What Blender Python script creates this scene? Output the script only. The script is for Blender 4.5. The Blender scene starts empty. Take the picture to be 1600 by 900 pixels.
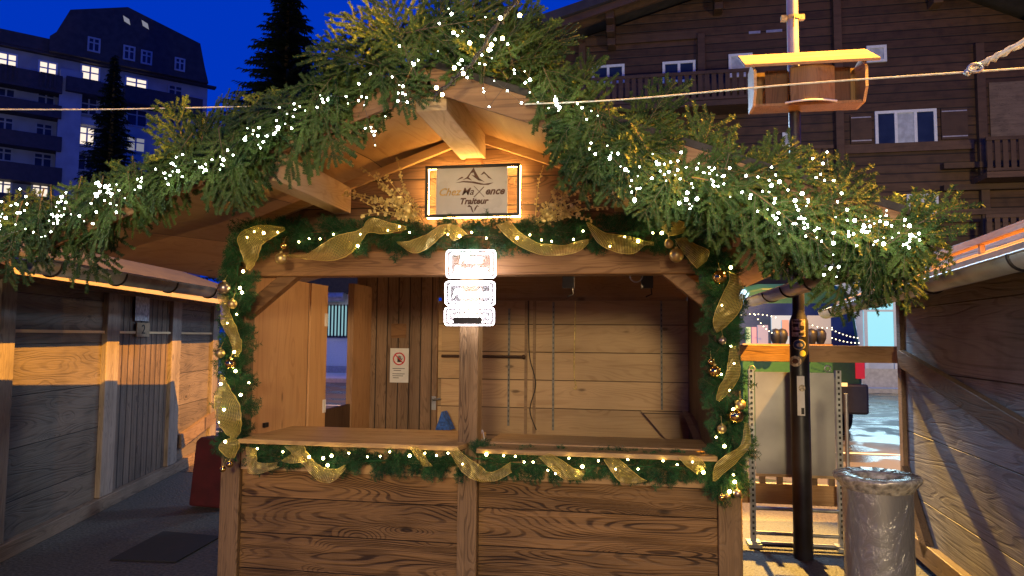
import bpy, math, random
import numpy as np
from mathutils import Vector, Matrix

SC = bpy.context.scene
COL = SC.collection
R = math.radians

# ------------------------------------------------------------------ camera
F = 1100.0
CAM_LOC = Vector((0, 0, 1.6))
YAW, PITCH, ROLL = R(9.5), R(4.0), R(0.46)
ROT = Matrix.Rotation(YAW, 3, 'Z') @ Matrix.Rotation(R(90) + PITCH, 3, 'X') @ Matrix.Rotation(ROLL, 3, 'Z')
cam_d = bpy.data.cameras.new('camera')
cam_d.sensor_width = 36
cam_d.lens = F / 1600 * 36
cam_d.clip_start = 0.05
cam_d.clip_end = 600
cam = bpy.data.objects.new('camera', cam_d)
COL.objects.link(cam)
cam.matrix_world = Matrix.Translation(CAM_LOC) @ ROT.to_4x4()
SC.camera = cam

# ------------------------------------------------------------------ world, exposure
SC.view_settings.view_transform = 'Standard'
SC.view_settings.look = 'None'
SC.view_settings.exposure = 0.0
SC.view_settings.gamma = 1.0
SC.view_settings.use_curve_mapping = False
w = bpy.data.worlds.new("World")
SC.world = w
w.use_nodes = True
nt = w.node_tree
for n in list(nt.nodes):
    nt.nodes.remove(n)
wo = nt.nodes.new('ShaderNodeOutputWorld')
wb = nt.nodes.new('ShaderNodeBackground')
sk = nt.nodes.new('ShaderNodeTexSky')
sk.sky_type = 'NISHITA'
sk.sun_disc = False
sk.sun_elevation = R(-3.0)
sk.sun_rotation = R(200)
sk.ozone_density = 4.0
tint = nt.nodes.new('ShaderNodeMix')
tint.data_type = 'RGBA'
tint.blend_type = 'MULTIPLY'
tint.inputs[0].default_value = 1.0
SKY_TINT = (0.10, 0.45, 1.6, 1)
tint.inputs[7].default_value = SKY_TINT
# a deep twilight blue carried by the whole sky, the Nishita gradient laid over it
addn = nt.nodes.new('ShaderNodeMix')
addn.data_type = 'RGBA'
addn.blend_type = 'ADD'
addn.inputs[0].default_value = 1.0
addn.inputs[7].default_value = (0.0, 0.34, 4.9, 1)
nt.links.new(sk.outputs[0], tint.inputs[6])
nt.links.new(tint.outputs[2], addn.inputs[6])
nt.links.new(addn.outputs[2], wb.inputs[0])
wb.inputs[1].default_value = 0.10
nt.links.new(wb.outputs[0], wo.inputs[0])

cy = SC.cycles
cy.use_denoising = True
cy.use_light_tree = True
cy.max_bounces = 6
cy.diffuse_bounces = 3
cy.glossy_bounces = 3
cy.transmission_bounces = 4
cy.transparent_max_bounces = 12
cy.sample_clamp_indirect = 3.0
cy.sample_clamp_direct = 0.0
cy.caustics_reflective = False
cy.caustics_refractive = False


def lamp(name, kind, loc, energy, color, size=0.1, target=None, spot=None, blend=0.15, shape=None, size_y=None):
    d = bpy.data.lights.new(name, kind)
    d.energy = energy
    d.color = color
    if kind in ('POINT', 'SPOT'):
        d.shadow_soft_size = size
    if kind == 'AREA':
        d.size = size
        if shape:
            d.shape = shape
            d.size_y = size_y
    if kind == 'SUN':
        d.angle = size
    if spot:
        d.spot_size = spot
        d.spot_blend = blend
    o = bpy.data.objects.new(name, d)
    COL.objects.link(o)
    o.location = loc
    if target is not None:
        o.rotation_euler = (Vector(target) - Vector(loc)).to_track_quat('-Z', 'Y').to_euler()
    return o


SODIUM = (1.0, 0.44, 0.04)
WARM = (1.0, 0.74, 0.46)
# tall street lamp over the square, to the right
lamp('street_lamp_light', 'SPOT', (6.8, 4.3, 10.2), 46000, SODIUM, 0.05, target=(-2.8, 5.0, 1.3), spot=R(92), blend=0.35)
# sodium lane lamp over the barrier, then an added fill washing the chalet
lamp('lane_sodium_light', 'SPOT', (1.0, 13.6, 6.4), 20000, (1.0, 0.56, 0.12), 0.10, target=(1.15, 5.0, 0.0), spot=R(15), blend=0.5)
lamp('chalet_fill_light', 'SPOT', (12.0, 12.0, 5.5), 2900, (1.0, 0.78, 0.32), 0.4, target=(6, 27, 7.5), spot=R(120), blend=0.7)
# added warm fill behind the camera, brightening the stall front and hatch
lamp('warm_fill_light', 'POINT', (4.2, -6.5, 3.2), 420, (1.0, 0.66, 0.36), 0.35)
lamp('warm_fill_light', 'POINT', (0.7, -6.2, 3.0), 2500, (1.0, 0.77, 0.42), 0.6)
# added cool fills for walls, lane and hotel, plus the shop front's own light
lamp('cool_fill_light', 'POINT', (0.3, 8.6, 3.7), 520, (0.50, 0.72, 1.0), 0.35)
lamp('cool_fill_light', 'POINT', (-1.5, 15.0, 5.6), 700, (0.62, 0.84, 1.0), 0.4)
lamp('shop_light', 'AREA', (6.0, 22.0, 3.0), 260, (0.55, 0.85, 1.0), 4.0, target=(3.2, 10, 0.5), shape='RECTANGLE', size_y=2.0)
lamp('hotel_fill_light', 'POINT', (-24.0, 24.0, 9.0), 900, (0.80, 0.90, 1.0), 0.5)

# ------------------------------------------------------------------ projection helpers
def ray(px, py):
    return ROT @ Vector(((px - 800) / F, -(py - 450) / F, -1))


def P(px, py, Y):
    d = ray(px, py)
    return CAM_LOC + d * (Y / d.y)


def XZ(px, py, Y):
    p = P(px, py, Y)
    return p.x, p.z


class Plane:
    """vertical plane: local x runs along it (left to right as seen), local y away from the viewer"""
    def __init__(s, o, u):
        s.o = Vector(o)
        s.u = Vector((u[0], u[1], 0)).normalized()
        s.n = Vector((-s.u.y, s.u.x, 0))
        s.ang = math.atan2(s.u.y, s.u.x)

    def at(s, px, py, off=0.0):
        d = ray(px, py)
        o = s.o - s.n * off
        t = (o - CAM_LOC).dot(s.n) / d.dot(s.n)
        p = CAM_LOC + d * t - s.o
        return p.dot(s.u), p.z


# ------------------------------------------------------------------ mesh builder
class MB:
    def __init__(s):
        s.v, s.f, s.m, s.sm = [], [], [], []

    def add(s, vs, fs, mi=0, smooth=False):
        b = len(s.v)
        s.v += [tuple(v) for v in vs]
        for f in fs:
            s.f.append(tuple(b + i for i in f))
            s.m.append(mi)
            s.sm.append(smooth)
        return s

    def box(s, x0, x1, y0, y1, z0, z1, mi=0):
        vs = [(x, y, z) for x in (x0, x1) for y in (y0, y1) for z in (z0, z1)]
        return s.add(vs, [(0, 1, 3, 2), (4, 6, 7, 5), (0, 4, 5, 1), (2, 3, 7, 6), (0, 2, 6, 4), (1, 5, 7, 3)], mi)

    def beam(s, a, b, wdt, hgt, up=(0, 0, 1), mi=0):
        a, b = Vector(a), Vector(b)
        d = (b - a).normalized()
        x = d.cross(Vector(up))
        if x.length < 1e-5:
            x = d.cross(Vector((1, 0, 0)))
        x.normalize()
        z = x.cross(d)
        vs = []
        for p in (a, b):
            for i, j in ((-1, -1), (1, -1), (1, 1), (-1, 1)):
                vs.append(p + x * (i * wdt / 2) + z * (j * hgt / 2))
        return s.add(vs, [(3, 2, 1, 0), (4, 5, 6, 7), (0, 1, 5, 4), (1, 2, 6, 5), (2, 3, 7, 6), (3, 0, 4, 7)], mi)

    def tube(s, pts, r, n=8, mi=0, cap=True):
        pts = [Vector(p) for p in pts]
        if not hasattr(r, '__len__'):
            r = [r] * len(pts)
        vs, fs = [], []
        ref = None
        for i, p in enumerate(pts):
            d = (pts[min(i + 1, len(pts) - 1)] - pts[max(i - 1, 0)])
            if d.length < 1e-9:
                d = Vector((0, 0, 1))
            d.normalize()
            if ref is None:
                ref = Vector((0, 0, 1)) if abs(d.z) < 0.9 else Vector((1, 0, 0))
            x = d.cross(ref)
            if x.length < 1e-5:
                x = d.orthogonal()
            x.normalize()
            y = d.cross(x)
            ref = -y if ref.dot(y) < 0 else y
            for k in range(n):
                a = 2 * math.pi * k / n
                vs.append(p + x * (math.cos(a) * r[i]) + y * (math.sin(a) * r[i]))
        for i in range(len(pts) - 1):
            for k in range(n):
                fs.append((i * n + k, i * n + (k + 1) % n, (i + 1) * n + (k + 1) % n, (i + 1) * n + k))
        s.add(vs, fs, mi, True)
        if cap:
            s.add(vs[:n], [tuple(range(n))[::-1]], mi)
            s.add(vs[-n:], [tuple(range(n))], mi)
        return s

    def lathe(s, c, prof, n=32, mi=0, smooth=True):
        c = Vector(c)
        vs, fs = [], []
        for r_, z_ in prof:
            for k in range(n):
                a = 2 * math.pi * k / n
                vs.append(c + Vector((r_ * math.cos(a), r_ * math.sin(a), z_)))
        for i in range(len(prof) - 1):
            for k in range(n):
                fs.append((i * n + k, i * n + (k + 1) % n, (i + 1) * n + (k + 1) % n, (i + 1) * n + k))
        return s.add(vs, fs, mi, smooth)

    def sphere(s, c, r, n=16, mi=0):
        prof = [(max(1e-5, r * math.sin(math.pi * i / (n // 2))), -r * math.cos(math.pi * i / (n // 2))) for i in range(n // 2 + 1)]
        return s.lathe(c, prof, n, mi)

    def prism(s, poly, vec, mi=0):
        """poly: list of 3D points (planar), extruded by vec"""
        n = len(poly)
        vec = Vector(vec)
        vs = [Vector(p) for p in poly] + [Vector(p) + vec for p in poly]
        fs = [tuple(range(n))[::-1], tuple(range(n, 2 * n))]
        for i in range(n):
            fs.append((i, (i + 1) % n, n + (i + 1) % n, n + i))
        return s.add(vs, fs, mi)


def link(o):
    COL.objects.link(o)
    return o


def build(name, mb, mats, parent=None, local=False, bevel=0.0):
    me = bpy.data.meshes.new(name)
    vs = mb.v
    if parent is not None and not local:
        mw = parent.matrix_basis.copy()
        pp = parent.parent
        while pp is not None:
            mw = pp.matrix_basis @ mw
            pp = pp.parent
        inv = mw.inverted()
        vs = [tuple(inv @ Vector(v)) for v in vs]
    me.from_pydata(vs, [], mb.f)
    if not isinstance(mats, (list, tuple)):
        mats = [mats]
    for m in mats:
        me.materials.append(m)
    me.polygons.foreach_set('material_index', mb.m)
    me.polygons.foreach_set('use_smooth', mb.sm)
    me.update()
    o = bpy.data.objects.new(name, me)
    link(o)
    if parent is not None:
        o.parent = parent
    if bevel:
        b = o.modifiers.new('bevel', 'BEVEL')
        b.width = bevel
        b.segments = 2
        b.limit_method = 'ANGLE'
    return o


def tag(o, label=None, cat=None, group=None, kind=None):
    if label:
        o['label'] = label
    if cat:
        o['category'] = cat
    if group:
        o['group'] = group
    if kind:
        o['kind'] = kind
    return o


def thing(name, loc, label, cat, group=None, rz=0.0):
    o = bpy.data.objects.new(name, None)
    link(o)
    o.empty_display_size = 0.1
    o.location = loc
    o.rotation_euler = (0, 0, rz)
    return tag(o, label, cat, group)


# ------------------------------------------------------------------ materials
def new_mat(name):
    m = bpy.data.materials.new(name)
    m.use_nodes = True
    t = m.node_tree
    b = t.nodes['Principled BSDF']
    return m, t, b


class NT:
    def __init__(s, t):
        s.t = t

    def n(s, typ, **kw):
        nd = s.t.nodes.new('ShaderNode' + typ)
        for k, v in kw.items():
            setattr(nd, k, v)
        return nd

    def l(s, a, b):
        s.t.links.new(a, b)

    def math(s, op, a, b=None, c=None, clamp=False):
        nd = s.n('Math', operation=op)
        nd.use_clamp = clamp
        for i, v in enumerate((a, b, c)):
            if v is None:
                continue
            if hasattr(v, 'type') or hasattr(v, 'node'):
                s.l(v, nd.inputs[i])
            else:
                nd.inputs[i].default_value = v
        return nd.outputs[0]

    def mix(s, fac, a, b, blend='MIX'):
        nd = s.n('Mix', data_type='RGBA', blend_type=blend)
        for i, v in ((0, fac), (6, a), (7, b)):
            if hasattr(v, 'node'):
                s.l(v, nd.inputs[i])
            else:
                nd.inputs[i].default_value = v if i == 0 else (tuple(v) + (1,) if len(v) == 3 else v)
        return nd.outputs[2]

    def ramp(s, fac, a, b):
        nd = s.n('MapRange', interpolation_type='SMOOTHSTEP')
        s.l(fac, nd.inputs[0])
        nd.inputs[1].default_value = a
        nd.inputs[2].default_value = b
        return nd.outputs[0]


def plain(name, col, rough=0.6, metal=0.0, noise=0.15, scale=20, bump=0.0, spec=0.5, coat=0.0):
    m, t, b = new_mat(name)
    q = NT(t)
    tc = q.n('TexCoord')
    nz = q.n('TexNoise')
    nz.inputs['Scale'].default_value = scale
    nz.inputs['Detail'].default_value = 5
    q.l(tc.outputs['Object'], nz.inputs['Vector'])
    lo = tuple(c * (1 - noise) for c in col)
    hi = tuple(min(1, c * (1 + noise)) for c in col)
    f = q.ramp(nz.outputs['Fac'], 0.3, 0.7)
    q.l(q.mix(f, lo, hi), b.inputs['Base Color'])
    b.inputs['Metallic'].default_value = metal
    b.inputs['Specular IOR Level'].default_value = spec
    b.inputs['Coat Weight'].default_value = coat
    rr = q.math('MULTIPLY_ADD', nz.outputs['Fac'], 0.25, rough - 0.12, clamp=True)
    q.l(rr, b.inputs['Roughness'])
    if bump:
        bp = q.n('Bump')
        bp.inputs['Strength'].default_value = bump
        bp.inputs['Distance'].default_value = 0.01
        q.l(nz.outputs['Fac'], bp.inputs['Height'])
        q.l(bp.outputs[0], b.inputs['Normal'])
    return m


def emis(name, col, strength, base=(0.12, 0.12, 0.12)):
    m, t, b = new_mat(name)
    b.inputs['Base Color'].default_value = (*base, 1)
    b.inputs['Emission Color'].default_value = (*col, 1)
    b.inputs['Emission Strength'].default_value = strength
    return m


def wood(name, dark, light, grain='X', plank=None, width=0.15, rings=9.0, contrast=1.0, rough=0.62,
         stain=0.35, bump=0.35, knots=1.0, stretch=0.30, gap=0.012, across=4.5, phase=0.0):
    m, t, b = new_mat(name)
    q = NT(t)
    tc = q.n('TexCoord')
    sp = q.n('SeparateXYZ')
    q.l(tc.outputs['Object'], sp.inputs[0])
    ax = {'X': 0, 'Y': 1, 'Z': 2}
    g = sp.outputs[ax[grain]]
    rest = [a for a in 'XYZ' if a != grain]
    if plank:
        a_ax = plank
    else:
        a_ax = rest[0]
    b_ax = [r_ for r_ in rest if r_ != a_ax][0]
    A, B = sp.outputs[ax[a_ax]], sp.outputs[ax[b_ax]]
    if plank:
        pa = q.math('DIVIDE', q.math('ADD', A, phase), width)
        pid = q.math('FLOOR', pa)
        fr = q.math('FRACT', pa)
    else:
        pid = q.math('MULTIPLY', A, 0.0)
        fr = None
    oi = q.n('ObjectInfo')
    wn = q.n('TexWhiteNoise', noise_dimensions='2D')
    cv = q.n('CombineXYZ')
    q.l(pid, cv.inputs[0])
    q.l(oi.outputs['Random'], cv.inputs[1])
    q.l(cv.outputs[0], wn.inputs['Vector'])
    off = wn.outputs['Value']
    offm = q.math('MULTIPLY', off, 37.0)
    # slow figure field, long along the grain
    c1 = q.n('CombineXYZ')
    q.l(q.math('MULTIPLY_ADD', g, stretch * across / 4.5 * 1.7, offm), c1.inputs[0])
    q.l(q.math('MULTIPLY_ADD', A, across, offm), c1.inputs[1])
    q.l(q.math('MULTIPLY', B, across), c1.inputs[2])
    n1 = q.n('TexNoise')
    n1.inputs['Scale'].default_value = 1.0
    n1.inputs['Detail'].default_value = 2.0
    n1.inputs['Roughness'].default_value = 0.42
    n1.inputs['Distortion'].default_value = 0.25
    q.l(c1.outputs[0], n1.inputs['Vector'])
    # knots
    c2 = q.n('CombineXYZ')
    q.l(q.math('MULTIPLY_ADD', g, 2.6, offm), c2.inputs[0])
    q.l(q.math('MULTIPLY_ADD', A, 7.0, offm), c2.inputs[1])
    q.l(q.math('MULTIPLY', B, 0.5), c2.inputs[2])
    vo = q.n('TexVoronoi')
    vo.inputs['Scale'].default_value = 1.0
    q.l(c2.outputs[0], vo.inputs['Vector'])
    wk = q.math('MULTIPLY', q.math('GREATER_THAN', vo.outputs['Color'], 0.5), knots)
    near = q.math('MULTIPLY', q.math('SUBTRACT', 1.0, q.ramp(vo.outputs['Distance'], 0.0, 0.55)), wk)
    core = q.math('MULTIPLY', q.math('SUBTRACT', 1.0, q.ramp(vo.outputs['Distance'], 0.05, 0.14)), wk)
    field = q.math('MULTIPLY_ADD', near, 0.13, n1.outputs['Fac'])
    s1 = q.math('SINE', q.math('MULTIPLY', field, rings * 3.1 * 2 * math.pi))
    ring = q.math('SUBTRACT', 1.0, q.ramp(s1, 0.1, 1.0))
    # fibre
    c3 = q.n('CombineXYZ')
    q.l(q.math('MULTIPLY_ADD', g, 3.0, offm), c3.inputs[0])
    q.l(q.math('MULTIPLY', A, 130), c3.inputs[1])
    q.l(q.math('MULTIPLY', B, 130), c3.inputs[2])
    n2 = q.n('TexNoise')
    n2.inputs['Scale'].default_value = 1.0
    n2.inputs['Detail'].default_value = 3.0
    q.l(c3.outputs[0], n2.inputs['Vector'])
    # stains
    n3 = q.n('TexNoise')
    n3.inputs['Scale'].default_value = 2.3
    n3.inputs['Detail'].default_value = 6.0
    q.l(tc.outputs['Object'], n3.inputs['Vector'])
    n5 = q.n('TexNoise')
    n5.inputs['Scale'].default_value = 1.0
    n5.inputs['Detail'].default_value = 2.0
    c5 = q.n('CombineXYZ')
    q.l(q.math('MULTIPLY_ADD', g, 1.3, offm), c5.inputs[0])
    q.l(q.math('MULTIPLY_ADD', A, 14.0, offm), c5.inputs[1])
    q.l(q.math('MULTIPLY', B, 14.0), c5.inputs[2])
    q.l(c5.outputs[0], n5.inputs['Vector'])
    streak = q.ramp(n5.outputs['Fac'], 0.32, 0.68)
    ring = q.math('SUBTRACT', 1.0, q.math('MULTIPLY', q.math('SUBTRACT', 1.0, ring), q.math('MULTIPLY_ADD', streak, 0.75, 0.25)))
    ring = q.math('MULTIPLY_ADD', streak, -0.45, q.math('ADD', ring, 0.2))
    grainv = q.math('ADD', q.math('MULTIPLY', ring, 0.42), q.math('MULTIPLY', n2.outputs['Fac'], 0.6), clamp=True)
    grainv = q.math('MULTIPLY_ADD', q.math('SUBTRACT', grainv, 0.55), contrast, 0.55, clamp=True)
    col = q.mix(grainv, dark, light)
    st = q.math('MULTIPLY', q.ramp(n3.outputs['Fac'], 0.42, 0.72), stain)
    col = q.mix(st, col, tuple(c * 0.45 for c in dark))
    v = q.math('MULTIPLY_ADD', off, 0.5, 0.75)
    cvv = q.n('CombineXYZ')
    for i in range(3):
        q.l(v, cvv.inputs[i])
    col = q.mix(1.0, col, cvv.outputs[0], 'MULTIPLY')
    col = q.mix(q.math('MULTIPLY', core, 0.75), col, tuple(c * 0.3 for c in dark))
    h = grainv
    if fr is not None:
        e = q.math('MINIMUM', fr, q.math('SUBTRACT', 1.0, fr))
        gp = q.math('SUBTRACT', 1.0, q.ramp(e, gap, gap * 2.6))
        col = q.mix(q.math('MULTIPLY', gp, 0.88), col, (0.012, 0.008, 0.006))
        h = q.math('SUBTRACT', grainv, q.math('MULTIPLY', gp, 3.0))
    q.l(col, b.inputs['Base Color'])
    b.inputs['Specular IOR Level'].default_value = 0.35
    q.l(q.math('MULTIPLY_ADD', grainv, -0.12, rough + 0.05, clamp=True), b.inputs['Roughness'])
    bp = q.n('Bump')
    bp.inputs['Strength'].default_value = bump
    bp.inputs['Distance'].default_value = 0.006
    q.l(h, bp.inputs['Height'])
    q.l(bp.outputs[0], b.inputs['Normal'])
    return m


M = {}
BR_D, BR_L = (0.085, 0.038, 0.016), (0.34, 0.185, 0.085)
M['front'] = wood('old_board_wood', (0.034, 0.015, 0.005), (0.25, 0.132, 0.046), 'X', 'Z', 0.21, 13, 1.7, bump=0.8, gap=0.006)
M['gable'] = wood('gable_board_wood', (0.06, 0.028, 0.014), (0.26, 0.14, 0.07), 'X', 'Z', 0.17, 12, 1.2, gap=0.012)
M['post'] = wood('post_wood', (0.05, 0.028, 0.012), (0.25, 0.15, 0.07), 'Z', None, rings=8, contrast=1.2, across=9, bump=0.6)
M['beam'] = wood('beam_wood', (0.09, 0.038, 0.014), (0.27, 0.135, 0.055), 'X', None, rings=7, contrast=1.0, across=7)
M['counter'] = wood('counter_wood', (0.25, 0.135, 0.045), (0.52, 0.33, 0.14), 'X', None, rings=7, contrast=0.9, across=6, rough=0.45, stain=0.2)
M['ledge'] = wood('spruce_ledge_wood', (0.40, 0.23, 0.10), (0.60, 0.38, 0.19), 'X', None, rings=6, contrast=0.8, across=5, stain=0.12)
M['ply_y'] = wood('spruce_soffit_wood', (0.30, 0.165, 0.07), (0.46, 0.28, 0.13), 'Y', 'X', 0.62, 5, 0.8, across=3.0, stain=0.10, gap=0.002)
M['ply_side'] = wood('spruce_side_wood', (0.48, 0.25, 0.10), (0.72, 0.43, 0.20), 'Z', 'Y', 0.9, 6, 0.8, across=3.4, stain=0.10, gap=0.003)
M['purlin'] = wood('purlin_wood', (0.36, 0.23, 0.12), (0.56, 0.40, 0.24), 'Y', None, rings=6, contrast=0.8, across=6, stain=0.15)
M['back'] = wood('back_wall_wood', (0.36, 0.215, 0.105), (0.58, 0.385, 0.205), 'X', 'Z', 0.245, 6, 0.85, across=4.5, stain=0.18, gap=0.008)
M['back_top'] = wood('rail_wood', (0.20, 0.115, 0.06), (0.38, 0.24, 0.13), 'X', None, rings=6, contrast=0.9, across=7)
M['door'] = wood('door_board_wood', (0.10, 0.055, 0.03), (0.30, 0.185, 0.11), 'Z', 'X', 0.105, 7, 1.1, across=9, gap=0.03, stain=0.3)
M['jamb'] = wood('jamb_wood', (0.22, 0.11, 0.05), (0.45, 0.26, 0.13), 'Z', None, rings=6, contrast=0.9, across=8)
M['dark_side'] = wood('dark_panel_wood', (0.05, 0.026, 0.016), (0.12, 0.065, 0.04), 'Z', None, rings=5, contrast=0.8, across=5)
GR_D, GR_L = (0.048, 0.036, 0.028), (0.17, 0.135, 0.105)
M['grey_h'] = wood('weathered_board_wood', GR_D, GR_L, 'X', 'Z', 0.38, 7, 0.85, across=4.5, stain=0.4, bump=0.8, gap=0.004, knots=1.0)
M['grey_r'] = wood('pale_weathered_wood', (0.15, 0.148, 0.150), (0.37, 0.375, 0.39), 'X', 'Z', 0.46, 5, 0.9, across=4.0, stain=0.45, bump=0.9, gap=0.004, knots=0.5)
M['grey_v'] = wood('weathered_door_wood', (0.048, 0.032, 0.023), (0.175, 0.125, 0.09), 'Z', 'X', 0.135, 7, 1.0, across=8, stain=0.3, bump=0.7, gap=0.04)
M['grey_post'] = wood('weathered_post_wood', (0.09, 0.07, 0.055), (0.27, 0.22, 0.18), 'Z', None, rings=6, contrast=1.0, across=9, bump=0.6)
M['grey_beam'] = wood('weathered_beam_wood', (0.07, 0.045, 0.03), (0.22, 0.15, 0.10), 'X', None, rings=6, contrast=1.0, across=7)
M['rail'] = wood('barrier_wood', (0.26, 0.14, 0.06), (0.50, 0.31, 0.15), 'X', None, rings=6, contrast=0.9, across=7)
M['fascia'] = wood('fascia_wood', (0.50, 0.33, 0.16), (0.66, 0.47, 0.26), 'X', None, rings=5, contrast=0.7, across=6, stain=0.1)
M['chalet'] = wood('chalet_log_wood', (0.042, 0.019, 0.009), (0.105, 0.052, 0.024), 'X', 'Z', 0.33, 5, 0.7, across=1.0, gap=0.035, stain=0.5, knots=0, bump=0.6)
M['chalet_trim'] = wood('chalet_trim_wood', (0.05, 0.025, 0.013), (0.125, 0.066, 0.034), 'X', None, rings=4, contrast=0.6, across=1.2, knots=0)
M['eave'] = wood('eave_board_wood', (0.20, 0.145, 0.085), (0.33, 0.25, 0.155), 'X', None, rings=5, contrast=0.7, across=6, stain=0.2)
M['feeder'] = wood('feeder_board_wood', (0.30, 0.20, 0.11), (0.52, 0.38, 0.22), 'X', None, rings=6, contrast=0.9, across=7, stain=0.2)
M['feeder_v'] = wood('feeder_front_wood', (0.14, 0.085, 0.04), (0.27, 0.17, 0.085), 'Z', None, rings=6, contrast=0.9, across=8, stain=0.2)
M['roofing'] = plain('roofing_felt', (0.035, 0.028, 0.024), 0.85, noise=0.35, scale=9, bump=0.5)
M['roofsheet'] = plain('weathered_roof_sheet', (0.30, 0.20, 0.135), 0.7, noise=0.45, scale=6, bump=0.7)
M['zinc'] = plain('zinc_metal', (0.36, 0.37, 0.38), 0.36, 0.6, noise=0.2, scale=8)
M['black_metal'] = plain('black_metal', (0.02, 0.02, 0.022), 0.45, 0.3, noise=0.3, scale=12)
M['pole'] = plain('pole_paint', (0.018, 0.018, 0.022), 0.42, 0.0, noise=0.5, scale=7, bump=0.1)
M['track'] = plain('dull_track_metal', (0.22, 0.20, 0.17), 0.6, 0.3)
M['steel_pole'] = plain('steel_pole_metal', (0.42, 0.40, 0.40), 0.5, 0.6, noise=0.15, scale=10)
M['alu'] = plain('aluminium_sheet', (0.36, 0.35, 0.34), 0.36, 0.7, noise=0.14, scale=3, bump=0.06)
M['white'] = plain('white_paint', (0.75, 0.75, 0.74), 0.5, noise=0.06)
M['offwhite'] = plain('render_plaster', (0.62, 0.64, 0.68), 0.85, noise=0.10, scale=3)
M['hotel_wall'] = plain('hotel_plaster', (0.34, 0.35, 0.36), 0.85, noise=0.12, scale=1)
M['hotel_roof'] = plain('hotel_slate', (0.045, 0.035, 0.035), 0.8, noise=0.3, scale=2)
M['hotel_band'] = plain('balcony_cladding', (0.035, 0.025, 0.03), 0.7, noise=0.3, scale=3)
M['glass_dark'] = plain('dark_glass', (0.02, 0.035, 0.10), 0.12, noise=0.3, scale=2)
M['glass_blue'] = plain('dusk_glass', (0.02, 0.03, 0.07), 0.2, noise=0.2, scale=2, spec=0.25)
M['curtain'] = plain('curtain_cloth', (0.45, 0.48, 0.52), 0.8, noise=0.2, scale=5)
M['red'] = plain('dark_red_cloth', (0.07, 0.006, 0.010), 0.75, noise=0.25, scale=6)
M['mat'] = plain('rubber_mat', (0.012, 0.012, 0.013), 0.8, noise=0.3, scale=30)
M['paper'] = plain('paper', (0.72, 0.70, 0.68), 0.7, noise=0.05)
M['ink'] = plain('black_ink', (0.02, 0.02, 0.02), 0.6)
M['red_ink'] = plain('red_ink', (0.6, 0.03, 0.04), 0.6)
M['blue'] = plain('blue_tarp', (0.02, 0.09, 0.38), 0.45, noise=0.5, scale=40, bump=0.4)
M['cable'] = plain('dark_cable', (0.025, 0.02, 0.018), 0.5)
M['white_cable'] = plain('pale_rope', (0.60, 0.58, 0.50), 0.6, noise=0.2, scale=60)
M['plastic'] = plain('clear_film', (0.5, 0.5, 0.48), 0.2, noise=0.3, scale=30, bump=0.8)
M['van'] = plain('green_paint', (0.03, 0.11, 0.03), 0.35, noise=0.1, coat=0.5)
M['dark_trim'] = plain('dark_trim', (0.02, 0.022, 0.025), 0.55)
M['tail'] = emis('tail_light_glass', (1.0, 0.03, 0.05), 0.35, (0.5, 0.02, 0.03))
M['bark'] = plain('twig_bark', (0.10, 0.065, 0.035), 0.8, noise=0.3)
M['gold_leaf'] = plain('gold_leaf', (0.62, 0.46, 0.16), 0.42, 0.25, noise=0.4, scale=30)
M['bauble'] = plain('gold_bauble', (0.62, 0.46, 0.20), 0.42, 0.9, noise=0.1)
M['bauble_shiny'] = plain('shiny_gold_bauble', (0.72, 0.50, 0.18), 0.14, 1.0, noise=0.05)
M['bauble_bronze'] = plain('bronze_bauble', (0.42, 0.34, 0.28), 0.3, 0.9, noise=0.1)
M['led_cool'] = emis('cool_led', (0.84, 1.0, 0.84), 58)
M['led_warm'] = emis('warm_led', (1.0, 0.78, 0.27), 60)
M['led_strip'] = emis('warm_led_strip', (1.0, 0.55, 0.15), 85)
M['neon'] = emis('white_neon', (1.0, 0.93, 0.97), 24)
M['win_lit'] = emis('lit_window', (1.0, 0.83, 0.66), 1.15)
M['win_dim'] = emis('dim_window', (0.75, 0.75, 0.8), 0.28)
M['cyan_lit'] = emis('lit_shop_window', (0.32, 0.86, 1.0), 0.9)
M['asphalt'] = plain('asphalt', (0.065, 0.060, 0.052), 0.7, noise=0.6, scale=45, bump=1.0)
M['sign_brown'] = plain('sign_lettering', (0.10, 0.04, 0.025), 0.5)
M['sign_gold'] = plain('gold_lettering', (0.55, 0.35, 0.12), 0.35, 0.4)


def needle_mat(name, a, b_, rough=0.45):
    m, t, b = new_mat(name)
    q = NT(t)
    tc = q.n('TexCoord')
    nz = q.n('TexNoise')
    nz.inputs['Scale'].default_value = 9
    nz.inputs['Detail'].default_value = 4
    q.l(tc.outputs['Object'], nz.inputs['Vector'])
    oi = q.n('ObjectInfo')
    f = q.math('ADD', q.ramp(nz.outputs['Fac'], 0.3, 0.7), q.math('MULTIPLY_ADD', oi.outputs['Random'], 0.7, -0.35), clamp=True)
    q.l(q.mix(f, a, b_), b.inputs['Base Color'])
    b.inputs['Roughness'].default_value = rough
    b.inputs['Specular IOR Level'].default_value = 0.12
    return m


M['fir'] = needle_mat('fir_needles', (0.008, 0.028, 0.006), (0.070, 0.112, 0.022))
M['pine'] = needle_mat('artificial_pine_needles', (0.010, 0.050, 0.022), (0.035, 0.12, 0.045))
M['conifer'] = needle_mat('conifer_needles', (0.012, 0.018, 0.014), (0.025, 0.035, 0.022), 0.8)


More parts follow.
